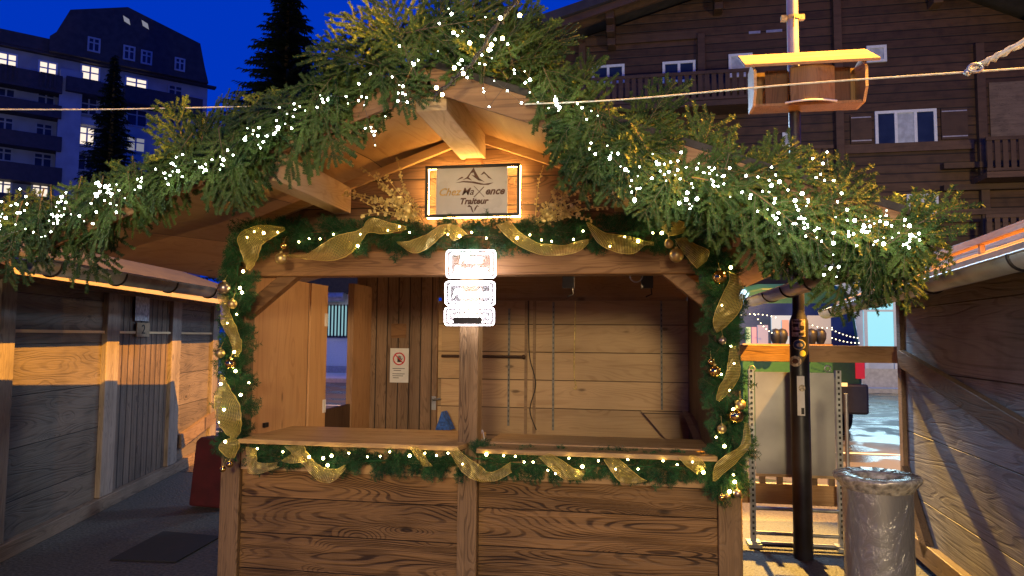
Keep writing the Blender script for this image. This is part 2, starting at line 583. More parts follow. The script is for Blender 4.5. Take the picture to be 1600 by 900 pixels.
def ribbon_mat():
    m, t, b = new_mat('gold_mesh_ribbon')
    q = NT(t)
    uv = q.n('UVMap')
    sp = q.n('SeparateXYZ')
    q.l(uv.outputs[0], sp.inputs[0])
    s1 = q.math('SINE', q.math('MULTIPLY', sp.outputs[0], 2 * math.pi * 55))
    s2 = q.math('SINE', q.math('MULTIPLY', sp.outputs[1], 2 * math.pi * 16))
    th = q.math('MAXIMUM', q.ramp(s1, 0.1, 0.9), q.ramp(s2, 0.1, 0.9))
    d = q.math('ABSOLUTE', q.math('SUBTRACT', sp.outputs[1], 0.5))
    edge = q.ramp(d, 0.46, 0.48)
    a = q.math('MAXIMUM', q.math('MULTIPLY_ADD', th, 0.42, 0.16), edge)
    q.l(q.mix(th, (0.55, 0.38, 0.07), (0.86, 0.66, 0.22)), b.inputs['Base Color'])
    b.inputs['Metallic'].default_value = 0.25
    b.inputs['Roughness'].default_value = 0.38
    b.inputs['Transmission Weight'].default_value = 0.0
    tr = q.n('BsdfTransparent')
    tl = q.n('BsdfTranslucent')
    tl.inputs[0].default_value = (0.85, 0.62, 0.16, 1)
    m1 = q.n('MixShader')
    m1.inputs[0].default_value = 0.35
    q.l(b.outputs[0], m1.inputs[1])
    q.l(tl.outputs[0], m1.inputs[2])
    m2 = q.n('MixShader')
    q.l(a, m2.inputs[0])
    q.l(tr.outputs[0], m2.inputs[1])
    q.l(m1.outputs[0], m2.inputs[2])
    q.l(m2.outputs[0], t.nodes['Material Output'].inputs['Surface'])
    return m


M['ribbon'] = ribbon_mat()


def clear_mat(name, alpha, col=(0.8, 0.85, 0.85), rough=0.08):
    m, t, b = new_mat(name)
    b.inputs['Base Color'].default_value = (*col, 1)
    b.inputs['Roughness'].default_value = rough
    b.inputs['Alpha'].default_value = alpha
    return m


M['acrylic'] = clear_mat('clear_acrylic', 0.12, (0.40, 0.40, 0.42))
M['frost'] = plain('frosted_acrylic', (0.62, 0.58, 0.56), 0.28, noise=0.12, scale=4)


def film_mat():
    m, t, b = new_mat('wrinkled_film_over_steel')
    q = NT(t)
    tc = q.n('TexCoord')
    mp = q.n('Mapping')
    mp.inputs['Rotation'].default_value = (0.5, 0.5, 0.6)
    mp.inputs['Scale'].default_value = (6, 26, 8)
    q.l(tc.outputs['Object'], mp.inputs[0])
    nz = q.n('TexNoise')
    nz.inputs['Scale'].default_value = 1.0
    nz.inputs['Detail'].default_value = 6
    nz.inputs['Distortion'].default_value = 1.2
    q.l(mp.outputs[0], nz.inputs['Vector'])
    bp = q.n('Bump')
    bp.inputs['Strength'].default_value = 1.0
    bp.inputs['Distance'].default_value = 0.05
    q.l(nz.outputs['Fac'], bp.inputs['Height'])
    rg_ = q.math('ABSOLUTE', q.math('SUBTRACT', nz.outputs['Fac'], 0.5))
    cre = q.math('SUBTRACT', 1.0, q.ramp(rg_, 0.0, 0.018))
    n4 = q.n('TexNoise')
    n4.inputs['Scale'].default_value = 5
    q.l(tc.outputs['Object'], n4.inputs['Vector'])
    cre = q.math('MULTIPLY', cre, q.ramp(n4.outputs['Fac'], 0.42, 0.62))
    q.l(q.mix(cre, (0.23, 0.22, 0.195), (0.34, 0.33, 0.30)), b.inputs['Base Color'])  # whitish creases, with their highlights painted into the base colour
    b.inputs['Metallic'].default_value = 0.45
    b.inputs['Roughness'].default_value = 0.42
    b.inputs['Coat Weight'].default_value = 1.0
    b.inputs['Coat Roughness'].default_value = 0.12
    q.l(bp.outputs[0], b.inputs['Coat Normal'])
    bp2 = q.n('Bump')
    bp2.inputs['Strength'].default_value = 0.7
    q.l(nz.outputs['Fac'], bp2.inputs['Height'])
    q.l(bp2.outputs[0], b.inputs['Normal'])
    return m


M['film'] = film_mat()


def road_mat():
    m, t, b = new_mat('wet_road')
    q = NT(t)
    tc = q.n('TexCoord')
    nz = q.n('TexNoise')
    nz.inputs['Scale'].default_value = 1.2
    nz.inputs['Detail'].default_value = 6
    nz.inputs['Distortion'].default_value = 0.8
    q.l(tc.outputs['Object'], nz.inputs['Vector'])
    nf = q.n('TexNoise')
    nf.inputs['Scale'].default_value = 70
    q.l(tc.outputs['Object'], nf.inputs['Vector'])
    wet = q.ramp(nz.outputs['Fac'], 0.46, 0.56)
    q.l(q.mix(wet, (0.085, 0.08, 0.078), (0.04, 0.04, 0.042)), b.inputs['Base Color'])
    q.l(q.math('MULTIPLY_ADD', wet, -0.38, 0.6), b.inputs['Roughness'])
    bp = q.n('Bump')
    bp.inputs['Strength'].default_value = 0.3
    bp.inputs['Distance'].default_value = 0.01
    q.l(nf.outputs['Fac'], bp.inputs['Height'])
    q.l(bp.outputs[0], b.inputs['Normal'])
    return m


M['road'] = road_mat()

# ------------------------------------------------------------------ ground, road
g = build('ground', MB().add([(-90, -40, 0), (110, -40, 0), (110, 140, 0), (-90, 140, 0)], [(0, 1, 2, 3)]), M['asphalt'])
tag(g, kind='structure')
g = build('road', MB().add([(-60, 7.6, 0.004), (60, 7.6, 0.004), (60, 23.2, 0.004), (-60, 23.2, 0.004)], [(0, 1, 2, 3)]), M['road'])
tag(g, kind='structure')
g = build('road_markings', MB().add([(-60, 16, 0.008), (60, 14.6, 0.008), (60, 14.72, 0.008), (-60, 16.12, 0.008)], [(0, 1, 2, 3)])
          .add([(-60, 11.2, 0.008), (60, 10.2, 0.008), (60, 10.3, 0.008), (-60, 11.3, 0.008)], [(0, 1, 2, 3)]), M['white'])
tag(g, kind='structure')
g = build('pavement', MB().box(-60, 60, 23.2, 70, -0.05, 0.12), M['offwhite'])
tag(g, kind='structure')
g = build('kerb', MB().box(-60, 60, 23.0, 23.199, -0.05, 0.13), M['steel_pole'])
tag(g, kind='structure')

# ------------------------------------------------------------------ MAIN STALL
YF = 4.0
RX = -0.919                       # ridge line
HALFS = {-1: 2.09, 1: 2.02}                      # half width of the roof
YR0, YR1 = 3.12, 7.0
ZR = 2.83                        # soffit height at the ridge
SL = 0.362
SKEW = 0.72                      # the left eave runs slightly outwards to the back
BACK = 6.2
XL, XR = -2.446, 0.59


def zs(x):
    return ZR - SL * abs(x - RX)


stall = thing('market_stall', (RX, YF, 0), 'brown timber market stall with an open counter hatch and fir covered gable roof', 'market stall')
# posts
for (a, b_) in ((XL, XL + 0.125), (XR - 0.125, XR)):
    build('post', MB().box(a, b_, YF - 0.02, YF + 0.10, 0, 2.0), M['post'], stall, bevel=0.006)
cx0, cx1 = XZ(717, 800, YF)[0], XZ(747, 800, YF)[0]
build('centre_post', MB().box(cx0, cx1, YF - 0.045, YF + 0.075, 0, 1.98), M['post'], stall, bevel=0.006)
# head beam
zb0 = P(780, 430, YF).z
zb1 = P(780, 391, YF).z
build('head_beam', MB().box(XL + 0.001, XR - 0.001, YF - 0.03, YF + 0.11, zb0, zb1), M['beam'], stall, bevel=0.008)
# braces
def stall_brace(p0, p1):
    a, b_ = P(p0[0], p0[1], YF), P(p1[0], p1[1], YF)
    d = (b_ - a).normalized()
    n_ = Vector((-d.z, 0, d.x)) * 0.042
    y0 = YF + 0.0
    poly = [a - n_, b_ - n_, b_ + n_, a + n_]
    poly = [Vector((p.x, y0, p.z)) for p in poly]
    build('brace', MB().prism(poly, (0, 0.07, 0)), M['beam'], stall, bevel=0.004)
stall_brace((372, 498), (468, 416))
stall_brace((1128, 488), (1030, 410))
# gable wall above the beam
xl, xr = XL + 0.02, XR - 0.02
gz = lambda x: zs(x) - 0.002
poly = [(xl, YF + 0.06, zb1 - 0.02), (xr, YF + 0.06, zb1 - 0.02), (xr, YF + 0.06, gz(xr)), (RX, YF + 0.06, gz(RX)), (xl, YF + 0.06, gz(xl))]
build('gable_wall', MB().prism(poly, (0, 0.035, 0)), M['gable'], stall)
# verge battens on the gable under the roof
for s_ in (-1, 1):
    xe = RX + s_ * 1.48
    a = Vector((RX, YF + 0.045, zs(RX) - 0.028))
    b_ = Vector((xe, YF + 0.045, zs(xe) - 0.028))
    build('verge_batten', MB().beam(a, b_, 0.03, 0.05, up=(0, 0, 1)), M['ledge'], stall)
# little dark king post under the ridge beam
kx = P(739, 250, YF).x
build('king_post', MB().box(kx - 0.05, kx + 0.05, YF + 0.02, YF + 0.058, zb1, zs(kx) - 0.16), M['beam'], stall)
# ridge beam and purlins
build('ridge_beam', MB().box(RX - 0.075, RX + 0.075, YR0 + 0.02, YF + 0.055, zs(RX) - 0.17, zs(RX) - 0.025), M['purlin'], stall, bevel=0.005)
for px_, py_ in ((530, 318), (975, 316)):
    x_ = P(px_, py_, YF).x
    zt = zs(x_) - 0.025
    build('purlin', MB().box(x_ - 0.055, x_ + 0.055, YR0 + 0.02, YF + 0.055, zt - 0.16, zt), M['purlin'], stall, bevel=0.005)
# roof
for s_ in (-1, 1):
    HALF = HALFS[s_]
    xe = RX + s_ * HALF
    mb = MB()
    vs = []
    for y in (YR0, YR1):
        for x in (RX, xe):
            k_ = SKEW if (s_ < 0 and y == YR1 and x != RX) else 0
            vs.append((x - k_, y, zs(x)))
            vs.append((x - k_, y, zs(x) + 0.028))
    mb.add(vs, [(0, 2, 3, 1), (4, 5, 7, 6), (0, 4, 6, 2), (1, 3, 7, 5), (2, 6, 7, 3), (0, 1, 5, 4)])
    sof = build('soffit', mb, M['ply_y'], stall)
    mb = MB()
    vs = []
    for y in (YR0 - 0.02, YR1 + 0.02):
        for x in (RX, RX + s_ * (HALF + 0.04)):
            k_ = SKEW if (s_ < 0 and y > YR1 and x != RX) else 0
            vs.append((x - k_, y, zs(x) + 0.031))
            vs.append((x - k_, y, zs(x) + 0.065))
    mb.add(vs, [(0, 2, 3, 1), (4, 5, 7, 6), (0, 4, 6, 2), (1, 3, 7, 5), (2, 6, 7, 3), (0, 1, 5, 4)])
    build('roof', mb, M['roofing'], stall)
    a = Vector((RX, YR0 - 0.012, zs(RX) - 0.03))
    b_ = Vector((xe, YR0 - 0.012, zs(xe) - 0.03))
    build('barge_board', MB().beam(a, b_, 0.022, 0.11), M['beam'], stall)
# gutters
def gutter(xc, zc, r, y0, y1, parent, brackets, mat, skew=0.0):
    sx = lambda y: xc - skew * (y - y0) / (y1 - y0)
    mb = MB()
    n = 14
    vs, fs = [], []
    for y in (y0, y1):
        for rr in (r, r - 0.004):
            for k in range(n + 1):
                a = math.pi + math.pi * k / n
                vs.append((sx(y) + rr * math.cos(a), y, zc + rr * math.sin(a)))
    m1 = n + 1
    for k in range(n):
        fs.append((k, k + 1, 2 * m1 + k + 1, 2 * m1 + k))
        fs.append((m1 + k, 3 * m1 + k, 3 * m1 + k + 1, m1 + k + 1))
        fs.append((k, m1 + k, m1 + k + 1, k + 1))
        fs.append((2 * m1 + k, 2 * m1 + k + 1, 3 * m1 + k + 1, 3 * m1 + k))
    mb.add(vs, fs, 0, True)
    mb.tube([(xc - r, y0, zc), (sx(y1) - r, y1, zc)], 0.007, 8)
    mb.tube([(xc + r, y0, zc), (sx(y1) + r, y1, zc)], 0.007, 8)
    g_ = build('gutter', mb, mat, parent)
    for y in brackets:
        mb = MB()
        pts = [(sx(y) + (r + 0.004) * math.cos(math.pi + math.pi * k / 12), y, zc + (r + 0.004) * math.sin(math.pi + math.pi * k / 12)) for k in range(13)]
        mb.tube(pts, 0.007, 6)
        b2 = build('bracket', mb, M['black_metal'], g_)
    return g_
for s_ in (-1, 1):
    HALF = HALFS[s_]
    xe = RX + s_ * (HALF + 0.06)
    gutter(xe, 1.985, 0.072, YR0 + 0.02, YR1, stall, (3.35, 4.0, 4.7, 5.4, 6.1), M['zinc'], SKEW if s_ < 0 else 0.0)
# lower front panels and ledges
zpt = P(745, 748, YF).z
for (a, b_) in ((XL + 0.126, cx0 - 0.001), (cx1 + 0.001, XR - 0.126)):
    build('front_panel', MB().box(a, b_, YF + 0.01, YF + 0.05, 0.02, zpt), M['front'], stall, bevel=0.003)
    build('ledge_board', MB().box(a, b_, YF - 0.008, YF + 0.05, zpt + 0.002, 1.0), M['ledge'], stall)
# counters
zc_ = P(560, 692, 3.8).z
cl = P(372, 687, 3.8).x
cr = P(716, 697, 3.8).x
poly = [(cl, 3.8, zc_), (cr, 3.8, zc_), (cr + 0.03, YF - 0.05, zc_), (cr + 0.03, 4.42, zc_), (cl + 0.03, 4.42, zc_)]
build('counter_top', MB().prism(poly[::-1], (0, 0, -0.026)), M['counter'], stall, bevel=0.003)
cl2 = P(744, 698, 3.8).x
cr2 = P(1121, 711, 3.8).x
poly = [(cl2, 3.8, zc_ - 0.008), (cr2, 3.8, zc_ - 0.008), (cr2 - 0.02, 4.42, zc_ - 0.008), (cl2 - 0.03 + 0.05, 4.42, zc_ - 0.008)]
build('counter_top', MB().prism(poly[::-1], (0, 0, -0.026)), M['counter'], stall, bevel=0.003)
# side walls
XLi, XRi = XL + 0.10, XR - 0.10
def wy(px):      # depth where the left inner wall shows at pixel px
    d = ray(px, 550)
    return XLi / d.x * d.y
y510, y547, y572 = wy(508), wy(549), wy(571)
mb = MB().box(XLi - 0.03, XLi, YF + 0.101, wy(482), 0, 1.99)
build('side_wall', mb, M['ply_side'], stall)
build('door_jamb', MB().box(XLi - 0.04, XLi + 0.012, wy(482) + 0.001, y510, 0, 1.99), M['ply_side'], stall)
zsill = P(530, 636, (y510 + y547) / 2).z
build('side_sill', MB().box(XLi - 0.03, XLi, y510 + 0.001, y547, 0, zsill), M['dark_side'], stall)
build('side_jamb', MB().box(XLi - 0.04, XLi + 0.012, y547 + 0.001, BACK - 0.001, 0, 2.05), M['jamb'], stall)
for zz in (P(513, 500, y510).z, P(513, 634, y510).z):
    build('hinge', MB().box(XLi + 0.0125, XLi + 0.02, y510 - 0.05, y510 - 0.005, zz - 0.05, zz + 0.05), M['white'], stall)
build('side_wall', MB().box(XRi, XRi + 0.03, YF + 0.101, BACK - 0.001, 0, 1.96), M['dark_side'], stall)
# back wall with its door
xd0, xd1 = P(573, 550, BACK).x, P(685, 550, BACK).x
ztop = P(800, 470, BACK).z
build('back_wall', MB().box(xd1 + 0.03, XR, BACK, BACK + 0.03, 0, ztop), M['back'], stall)
build('back_wall', MB().box(XL - 0.05, xd1 + 0.029, BACK + 0.004, BACK + 0.03, 0, ztop), M['back'], stall)
build('back_wall_top', MB().box(XL - 0.05, XR, BACK + 0.002, BACK + 0.034, ztop + 0.03, zs(RX + 1.5) + 0.3), M['back_top'], stall)
build('wall_rail', MB().box(xd1 + 0.03, XR - 0.11, BACK - 0.03, BACK + 0.001, ztop, ztop + 0.028), M['back_top'], stall)
door = build('door', MB().box(xd0, xd1, BACK - 0.045, BACK - 0.005, 0.02, P(630, 434, BACK).z), M['door'], stall)
x0, z0 = XZ(678, 628, BACK - 0.05)
mb = MB().box(x0 - 0.02, x0 + 0.02, BACK - 0.056, BACK - 0.046, z0 - 0.07, z0 + 0.05)
mb.tube([(x0, BACK - 0.056, z0 + 0.02), (x0, BACK - 0.09, z0 + 0.02), (x0 + 0.07, BACK - 0.09, z0 + 0.035)], 0.009, 8)
build('handle', mb, M['zinc'], door)
x0, z0 = XZ(623, 516, BACK - 0.05)
build('patch_board', MB().box(x0 - 0.07, x0 + 0.07, BACK - 0.052, BACK - 0.046, z0 - 0.07, z0 + 0.06), M['beam'], door)
# vertical battens and shelf tracks on the back wall
for px_ in (822, 835):
    x_ = P(px_, 560, BACK).x
    build('batten', MB().box(x_ - 0.012, x_ + 0.012, BACK - 0.018, BACK - 0.001, 0.4, ztop - 0.002), M['back_top'], stall)
for px_, pt_, pb_ in ((796, 482, 665), (865, 472, 672), (1033, 470, 640)):
    x_, zt = XZ(px_, pt_, BACK)
    zb = P(px_, pb_, BACK).z
    mb = MB().box(x_ - 0.009, x_ + 0.009, BACK - 0.016, BACK - 0.0015, zb, zt)
    k = zb + 0.03
    while k < zt - 0.03:
        mb.box(x_ - 0.003, x_ + 0.003, BACK - 0.0175, BACK - 0.0161, k, k + 0.02, 1)
        k += 0.045
    build('shelf_track', mb, [M['track'], M['black_metal']], stall)
x_, z_ = XZ(690, 556, BACK - 0.06)
x2, _ = XZ(818, 556, BACK - 0.06)
build('hanging_bar', MB().tube([(x_, BACK - 0.06, z_), (x2, BACK - 0.06, z_)], 0.012, 8).sphere((x2, BACK - 0.06, z_), 0.02, 10), M['dark_side'], stall)
# roof flap bracket board low in the right corner
poly = [P(1002, 642, 6.0), P(1062, 645, 6.0), P(1062, 700, 6.0), P(1052, 700, 6.0)]
build('folded_board', MB().prism(poly, (0, 0.02, 0)), M['back'], stall)
poly = [P(1066, 642, 5.6), P(1078, 650, 5.5), P(1098, 690, 5.1), P(1085, 690, 5.1)]
build('flap_strut', MB().prism(poly, (0.03, 0.02, 0)), M['back_top'], stall)
# hanging ring and black clamp lamps under the head beam inside
mb = MB()
c = P(994, 431, 4.6)
mb.tube([c + Vector((0.04 * math.cos(a), 0, 0.04 * math.sin(a))) for a in [math.pi + math.pi * k / 12 for k in range(13)]], 0.005, 6)
build('hook', mb, M['zinc'], stall)
for px_ in (888, 1011):
    c = P(px_, 441, 5.4)
    mb = MB().box(c.x - 0.045, c.x + 0.045, 5.38, 5.44, c.z - 0.045, c.z + 0.05)
    mb.beam((c.x, 5.42, c.z + 0.05), (c.x + 0.03, 5.45, c.z + 0.16), 0.02, 0.03)
    mb.tube([(c.x + 0.03, 5.41, c.z - 0.04), (c.x + 0.035, 5.41, c.z - 0.09), (c.x - 0.01, 5.41, c.z - 0.11)], 0.006, 6)
    o = build('clamp_lamp', mb, M['black_metal'], None)
    if px_ > 900:
        lamp('clamp_lamp_light', 'SPOT', (c.x - 0.02, 5.34, c.z - 0.03), 95, (1.0, 0.60, 0.27), 0.05, target=(-2.35, 4.6, 1.25), spot=R(100), blend=0.8)
    tag(o, 'small black clamp lamp under the stall beam near the ' + ('hanging ring' if px_ > 900 else 'white neon sign'), 'lamp', 'clamp lamps inside the stall')

# cables on the back wall
def cable(name, pts, Y, r, mat, label, cat='cable'):
    mb = MB()
    ps = [P(x, y, Y) for x, y in pts]
    mb.tube(smooth_pts(ps, 6), r, 6)
    return tag(build(name, mb, mat), label, cat)


def smooth_pts(ps, n=6):
    out = []
    for i in range(len(ps) - 1):
        p0 = ps[max(i - 1, 0)]
        p1, p2 = ps[i], ps[i + 1]
        p3 = ps[min(i + 2, len(ps) - 1)]
        for k in range(n):
            t = k / n
            out.append(0.5 * ((2 * p1) + (p2 - p0) * t + (2 * p0 - 5 * p1 + 4 * p2 - p3) * t * t + (3 * p1 - p0 - 3 * p2 + p3) * t ** 3))
    out.append(ps[-1])
    return out


cable('cable', [(826, 470), (826, 520), (828, 560), (837, 600), (828, 640), (838, 672)], BACK - 0.03, 0.005, M['cable'], 'dark cable hanging in waves down the stall back wall')
cable('cable', [(899, 470), (898, 520), (897, 580), (900, 606), (896, 606)], BACK - 0.02, 0.005, M['gold_leaf'], 'thin yellow cord hanging down the back wall boards')
cable('cable', [(755, 697), (752, 680), (754, 672), (757, 688)], 4.3, 0.003, M['white'], 'small white loop of wire on the counter by the post')
# paper notice
nx, nz_ = XZ(623.5, 571, BACK - 0.05)
notice = thing('notice', (nx, BACK - 0.05, nz_ - 0.15), 'white paper notice with a red no-touching sign on the stall door', 'notice')
x0, z0 = XZ(610, 544, BACK - 0.05)
x1, z1 = XZ(638, 598, BACK - 0.05)
build('sheet', MB().box(x0, x1, BACK - 0.051, BACK - 0.049, z1, z0), M['paper'], notice)
cz = z0 - 0.095
mb = MB()
ring_ = [(nx + 0.052 * math.cos(a), BACK - 0.053, cz + 0.052 * math.sin(a)) for a in [2 * math.pi * k / 32 for k in range(33)]]
mb.tube(ring_, 0.006, 6)
mb.tube([(nx - 0.037, BACK - 0.053, cz + 0.037), (nx + 0.037, BACK - 0.053, cz - 0.037)], 0.005, 6)
build('red_circle', mb, M['red_ink'], notice)
mb = MB().box(nx - 0.016, nx + 0.016, BACK - 0.0525, BACK - 0.0515, cz - 0.03, cz + 0.005)
for k in range(4):
    xx = nx - 0.014 + k * 0.0095
    mb.box(xx - 0.003, xx + 0.003, BACK - 0.0525, BACK - 0.0515, cz + 0.004, cz + 0.03 - abs(k - 1.5) * 0.004)
mb.beam((nx + 0.014, BACK - 0.052, cz - 0.02), (nx + 0.03, BACK - 0.052, cz + 0.006), 0.001, 0.006)
build('hand_symbol', mb, M['ink'], notice)
mb = MB()
for k, (a, b_) in enumerate(((-.06, .055), (-.05, .02), (-.06, .055), (-.06, .04), (-.055, .0))):
    zz = cz - 0.09 - k * 0.018 - (0.012 if k > 1 else 0)
    mb.box(nx + a, nx + b_, BACK - 0.0522, BACK - 0.0515, zz, zz + 0.005)
build('text_lines', mb, M['ink'], notice)
# blue cloth
poly = [P(690, 643, 5.9), P(703, 672, 5.9), P(680, 672, 5.9)]
tag(build('folded_tarp', MB().prism(poly, (0.02, 0.1, 0)), M['blue']), 'folded blue tarpaulin corner peeking over the counter by the door', 'tarpaulin')
# black multi-socket on the left end of the counter
a = P(397, 671, 4.3)
mb = MB().box(a.x, a.x + 0.085, 4.28, 4.33, zc_ + 0.001, zc_ + 0.03)
mb.tube([(a.x, 4.3, zc_ + 0.015), (a.x - 0.06, 4.28, zc_ + 0.006), (a.x - 0.12, 4.2, zc_ + 0.006)], 0.005, 6)
tag(build('power_socket', mb, M['black_metal']), 'black power socket lying at the left end of the counter', 'socket')

# ------------------------------------------------------------------ framed sign
def text_mesh(txt, size, shear=0.0, extrude=0.001, bevel=0.0, fill=True, spacing=1.0, offset=0.0):
    cu = bpy.data.curves.new('txt', 'FONT')
    cu.body = txt
    cu.size = size
    cu.shear = shear
    cu.extrude = extrude
    cu.align_x = 'CENTER'
    cu.align_y = 'CENTER'
    cu.space_character = spacing
    cu.offset = offset
    cu.resolution_u = 3
    if bevel:
        cu.bevel_depth = bevel
        cu.bevel_resolution = 1
    if not fill:
        cu.fill_mode = 'NONE'
        cu.extrude = 0
    o = bpy.data.objects.new('txt', cu)
    COL.objects.link(o)
    dg = bpy.context.evaluated_depsgraph_get()
    me = bpy.data.meshes.new_from_object(o.evaluated_get(dg))
    bpy.data.objects.remove(o)
    return me


def put_text(name, me, mat, c, parent, sx=1.0):
    me.materials.clear()
    me.materials.append(mat)
    vs = np.empty(len(me.vertices) * 3, 'f')
    me.vertices.foreach_get('co', vs)
    vs = vs.reshape(-1, 3)
    rel = Vector(c) - parent.location
    out = np.stack([vs[:, 0] * sx + rel.x, -vs[:, 2] + rel.y, vs[:, 1] + rel.z], 1)
    me.vertices.foreach_set('co', out.astype('f').ravel())
    me.update()
    o = bpy.data.objects.new(name, me)
    link(o)
    o.parent = parent
    return o


YS = YF - 0.03
sx0, sz1 = XZ(666, 262, YS)
sx1, sz0 = XZ(812, 337, YS)
sz1 += 0.005
scx, scz = (sx0 + sx1) / 2, (sz0 + sz1) / 2
sign = thing('framed_sign', (scx, YS, sz0), 'framed sign with mountains and a caterer\'s name glowing on the stall gable', 'sign')
mb = MB()
t_ = 0.014
mb.box(sx0, sx1, YS - 0.02, YS + 0.01, sz0, sz0 + t_)
mb.box(sx0, sx1, YS - 0.02, YS + 0.01, sz1 - t_, sz1)
mb.box(sx0, sx0 + t_, YS - 0.019, YS + 0.009, sz0 + t_, sz1 - t_)
mb.box(sx1 - t_, sx1, YS - 0.019, YS + 0.009, sz0 + t_, sz1 - t_)
build('frame', mb, M['black_metal'], sign)
mb = MB()
e = -0.004
yy = YS + 0.040
mb.tube([(sx0 - e, yy, sz0 - e), (sx1 + e, yy, sz0 - e), (sx1 + e, yy, sz1 + e), (sx0 - e, yy, sz1 + e), (sx0 - e, yy, sz0 - e)], 0.006, 6)
build('led_strip', mb, M['led_strip'], sign)
pl0 = P(682, 300, YS).x
pl1 = P(793, 300, YS).x
build('sign_panel', MB().box(pl0, pl1, YS - 0.006, YS, sz0 + t_, sz1 - t_ - 0.002), M['frost'], sign)
yt = YS - 0.009
pcx = (pl0 + pl1) / 2
put_text('lettering', text_mesh('Chez', 0.062, 0.35, offset=0.0008), M['sign_gold'], (P(702, 301, YS).x, yt, P(702, 301, YS).z), sign)
put_text('lettering', text_mesh('Ma', 0.060, 0.35, offset=0.0006), M['sign_brown'], (P(731, 300, YS).x, yt, P(734, 300, YS).z), sign)
put_text('lettering', text_mesh('ence', 0.060, 0.35, offset=0.0018), M['sign_brown'], (P(773, 300, YS).x, yt, P(773, 299, YS).z), sign)
put_text('lettering', text_mesh('Traiteur', 0.05, 0.3, offset=0.0018), M['sign_brown'], (P(740, 315, YS).x, yt, P(740, 315, YS).z), sign)
def spoly(pts, th=0.002):
    mb_ = MB()
    mb_.prism([Vector((P(x, y, YS).x, yt, P(x, y, YS).z)) for x, y in pts], (0, th, 0))
    return mb_
def zc2(x, y):       # from the zoomed picture of the sign to pixels
    return 650 + x / 7.5, 235 + y / 7.5
mb = MB()
def addp(pts):
    b2 = spoly([zc2(x, y) for x, y in pts])
    mb.add(b2.v, b2.f)
addp([(680, 205), (700, 250), (745, 330), (810, 375), (775, 362), (735, 355), (690, 320), (655, 290), (690, 300), (680, 262), (650, 268)])
addp([(680, 205), (600, 318), (550, 350), (600, 335), (660, 355), (620, 318), (650, 268)])
addp([(480, 358), (520, 325), (545, 312), (560, 325), (530, 335)])
addp([(760, 290), (800, 250), (850, 300), (900, 345), (850, 325), (832, 300), (800, 272), (785, 285)])
addp([(470, 384), (560, 362), (680, 368), (800, 395), (910, 380), (850, 408), (760, 405), (660, 385), (560, 376)])
build('mountain_logo', mb, M['sign_brown'], sign)
mb = MB()
for a, b_ in (((683, 420), (800, 545)), ((800, 430), (683, 552))):
    pa, pb = zc2(*a), zc2(*b_)
    mb.beam(Vector((P(*pa, YS).x, yt, P(*pa, YS).z)), Vector((P(*pb, YS).x, yt, P(*pb, YS).z)), 0.003, 0.008, up=(0, 1, 0))
build('crossed_knives', mb, M['sign_brown'], sign)
mb = MB()
addp([(605, 665), (625, 640), (655, 660), (680, 735), (660, 720), (640, 665)])
addp([(690, 680), (720, 642), (745, 668), (722, 658), (700, 700), (685, 720)])
build('lower_ornament', mb, M['sign_brown'], sign)

# ------------------------------------------------------------------ neon menu sign on the centre post
YN = 3.86
neon = thing('neon_sign', (P(735, 508, YN).x, YN, P(735, 508, YN).z), 'three white neon menu panels glowing on the centre post', 'neon sign')


def round_rect(x0, x1, y0, y1, r, Y):
    pts = []
    for cx_, cy_, a0 in ((x1 - r, y0 + r, -90), (x1 - r, y1 - r, 0), (x0 + r, y1 - r, 90), (x0 + r, y0 + r, 180)):
        for k in range(5):
            a = R(a0 + 90 * k / 4)
            pts.append(P(cx_ + r * math.cos(a), cy_ + r * math.sin(a), Y))
    return pts


for (x0, x1, y0, y1) in ((698, 774, 391, 434), (696, 773, 440, 477), (695, 772, 481, 508)):
    rr = round_rect(x0, x1, y0, y1, 5, YN + 0.012)
    pan = build('backing_panel', MB().prism(rr[::-1], (0, 0.006, 0)), M['acrylic'], neon)
    mb = MB()
    q1 = round_rect(x0, x1, y0, y1, 5, YN)
    mb.tube(q1 + [q1[0]], 0.0030, 6)
    build('neon_border', mb, M['neon'], neon)
    q1 = round_rect(x0 + 6, x1 - 6, y0 + 5, y1 - 5, 3, YN)
    mb = MB().tube(q1 + [q1[0]], 0.0034, 6)
    build('neon_border', mb, M['neon'], neon)
for txt, px_, py_, sz in (('Pizza', 735, 405, 0.066), ('Fondue', 734, 422, 0.064), ('Plancha', 734, 459, 0.068)):
    c = P(px_, py_, YN)
    put_text('neon_lettering', text_mesh(txt, sz, 0.3, bevel=0.0014, fill=False), M['neon'], c, neon)
mb = MB()
mb.tube(smooth_pts([P(706 + 4.3 * k, 494 + (3.5 if k % 2 else -3), YN) for k in range(14)], 4), 0.0035, 5)
build('neon_lettering', mb, M['neon'], neon)
c = P(733, 499, YN - 0.015)
mb = MB().box(P(710, 499, YN).x, P(754, 499, YN).x, YN - 0.03, YN - 0.01, P(733, 506, YN).z, P(733, 496, YN).z)
build('transformer', mb, M['black_metal'], neon, bevel=0.003)

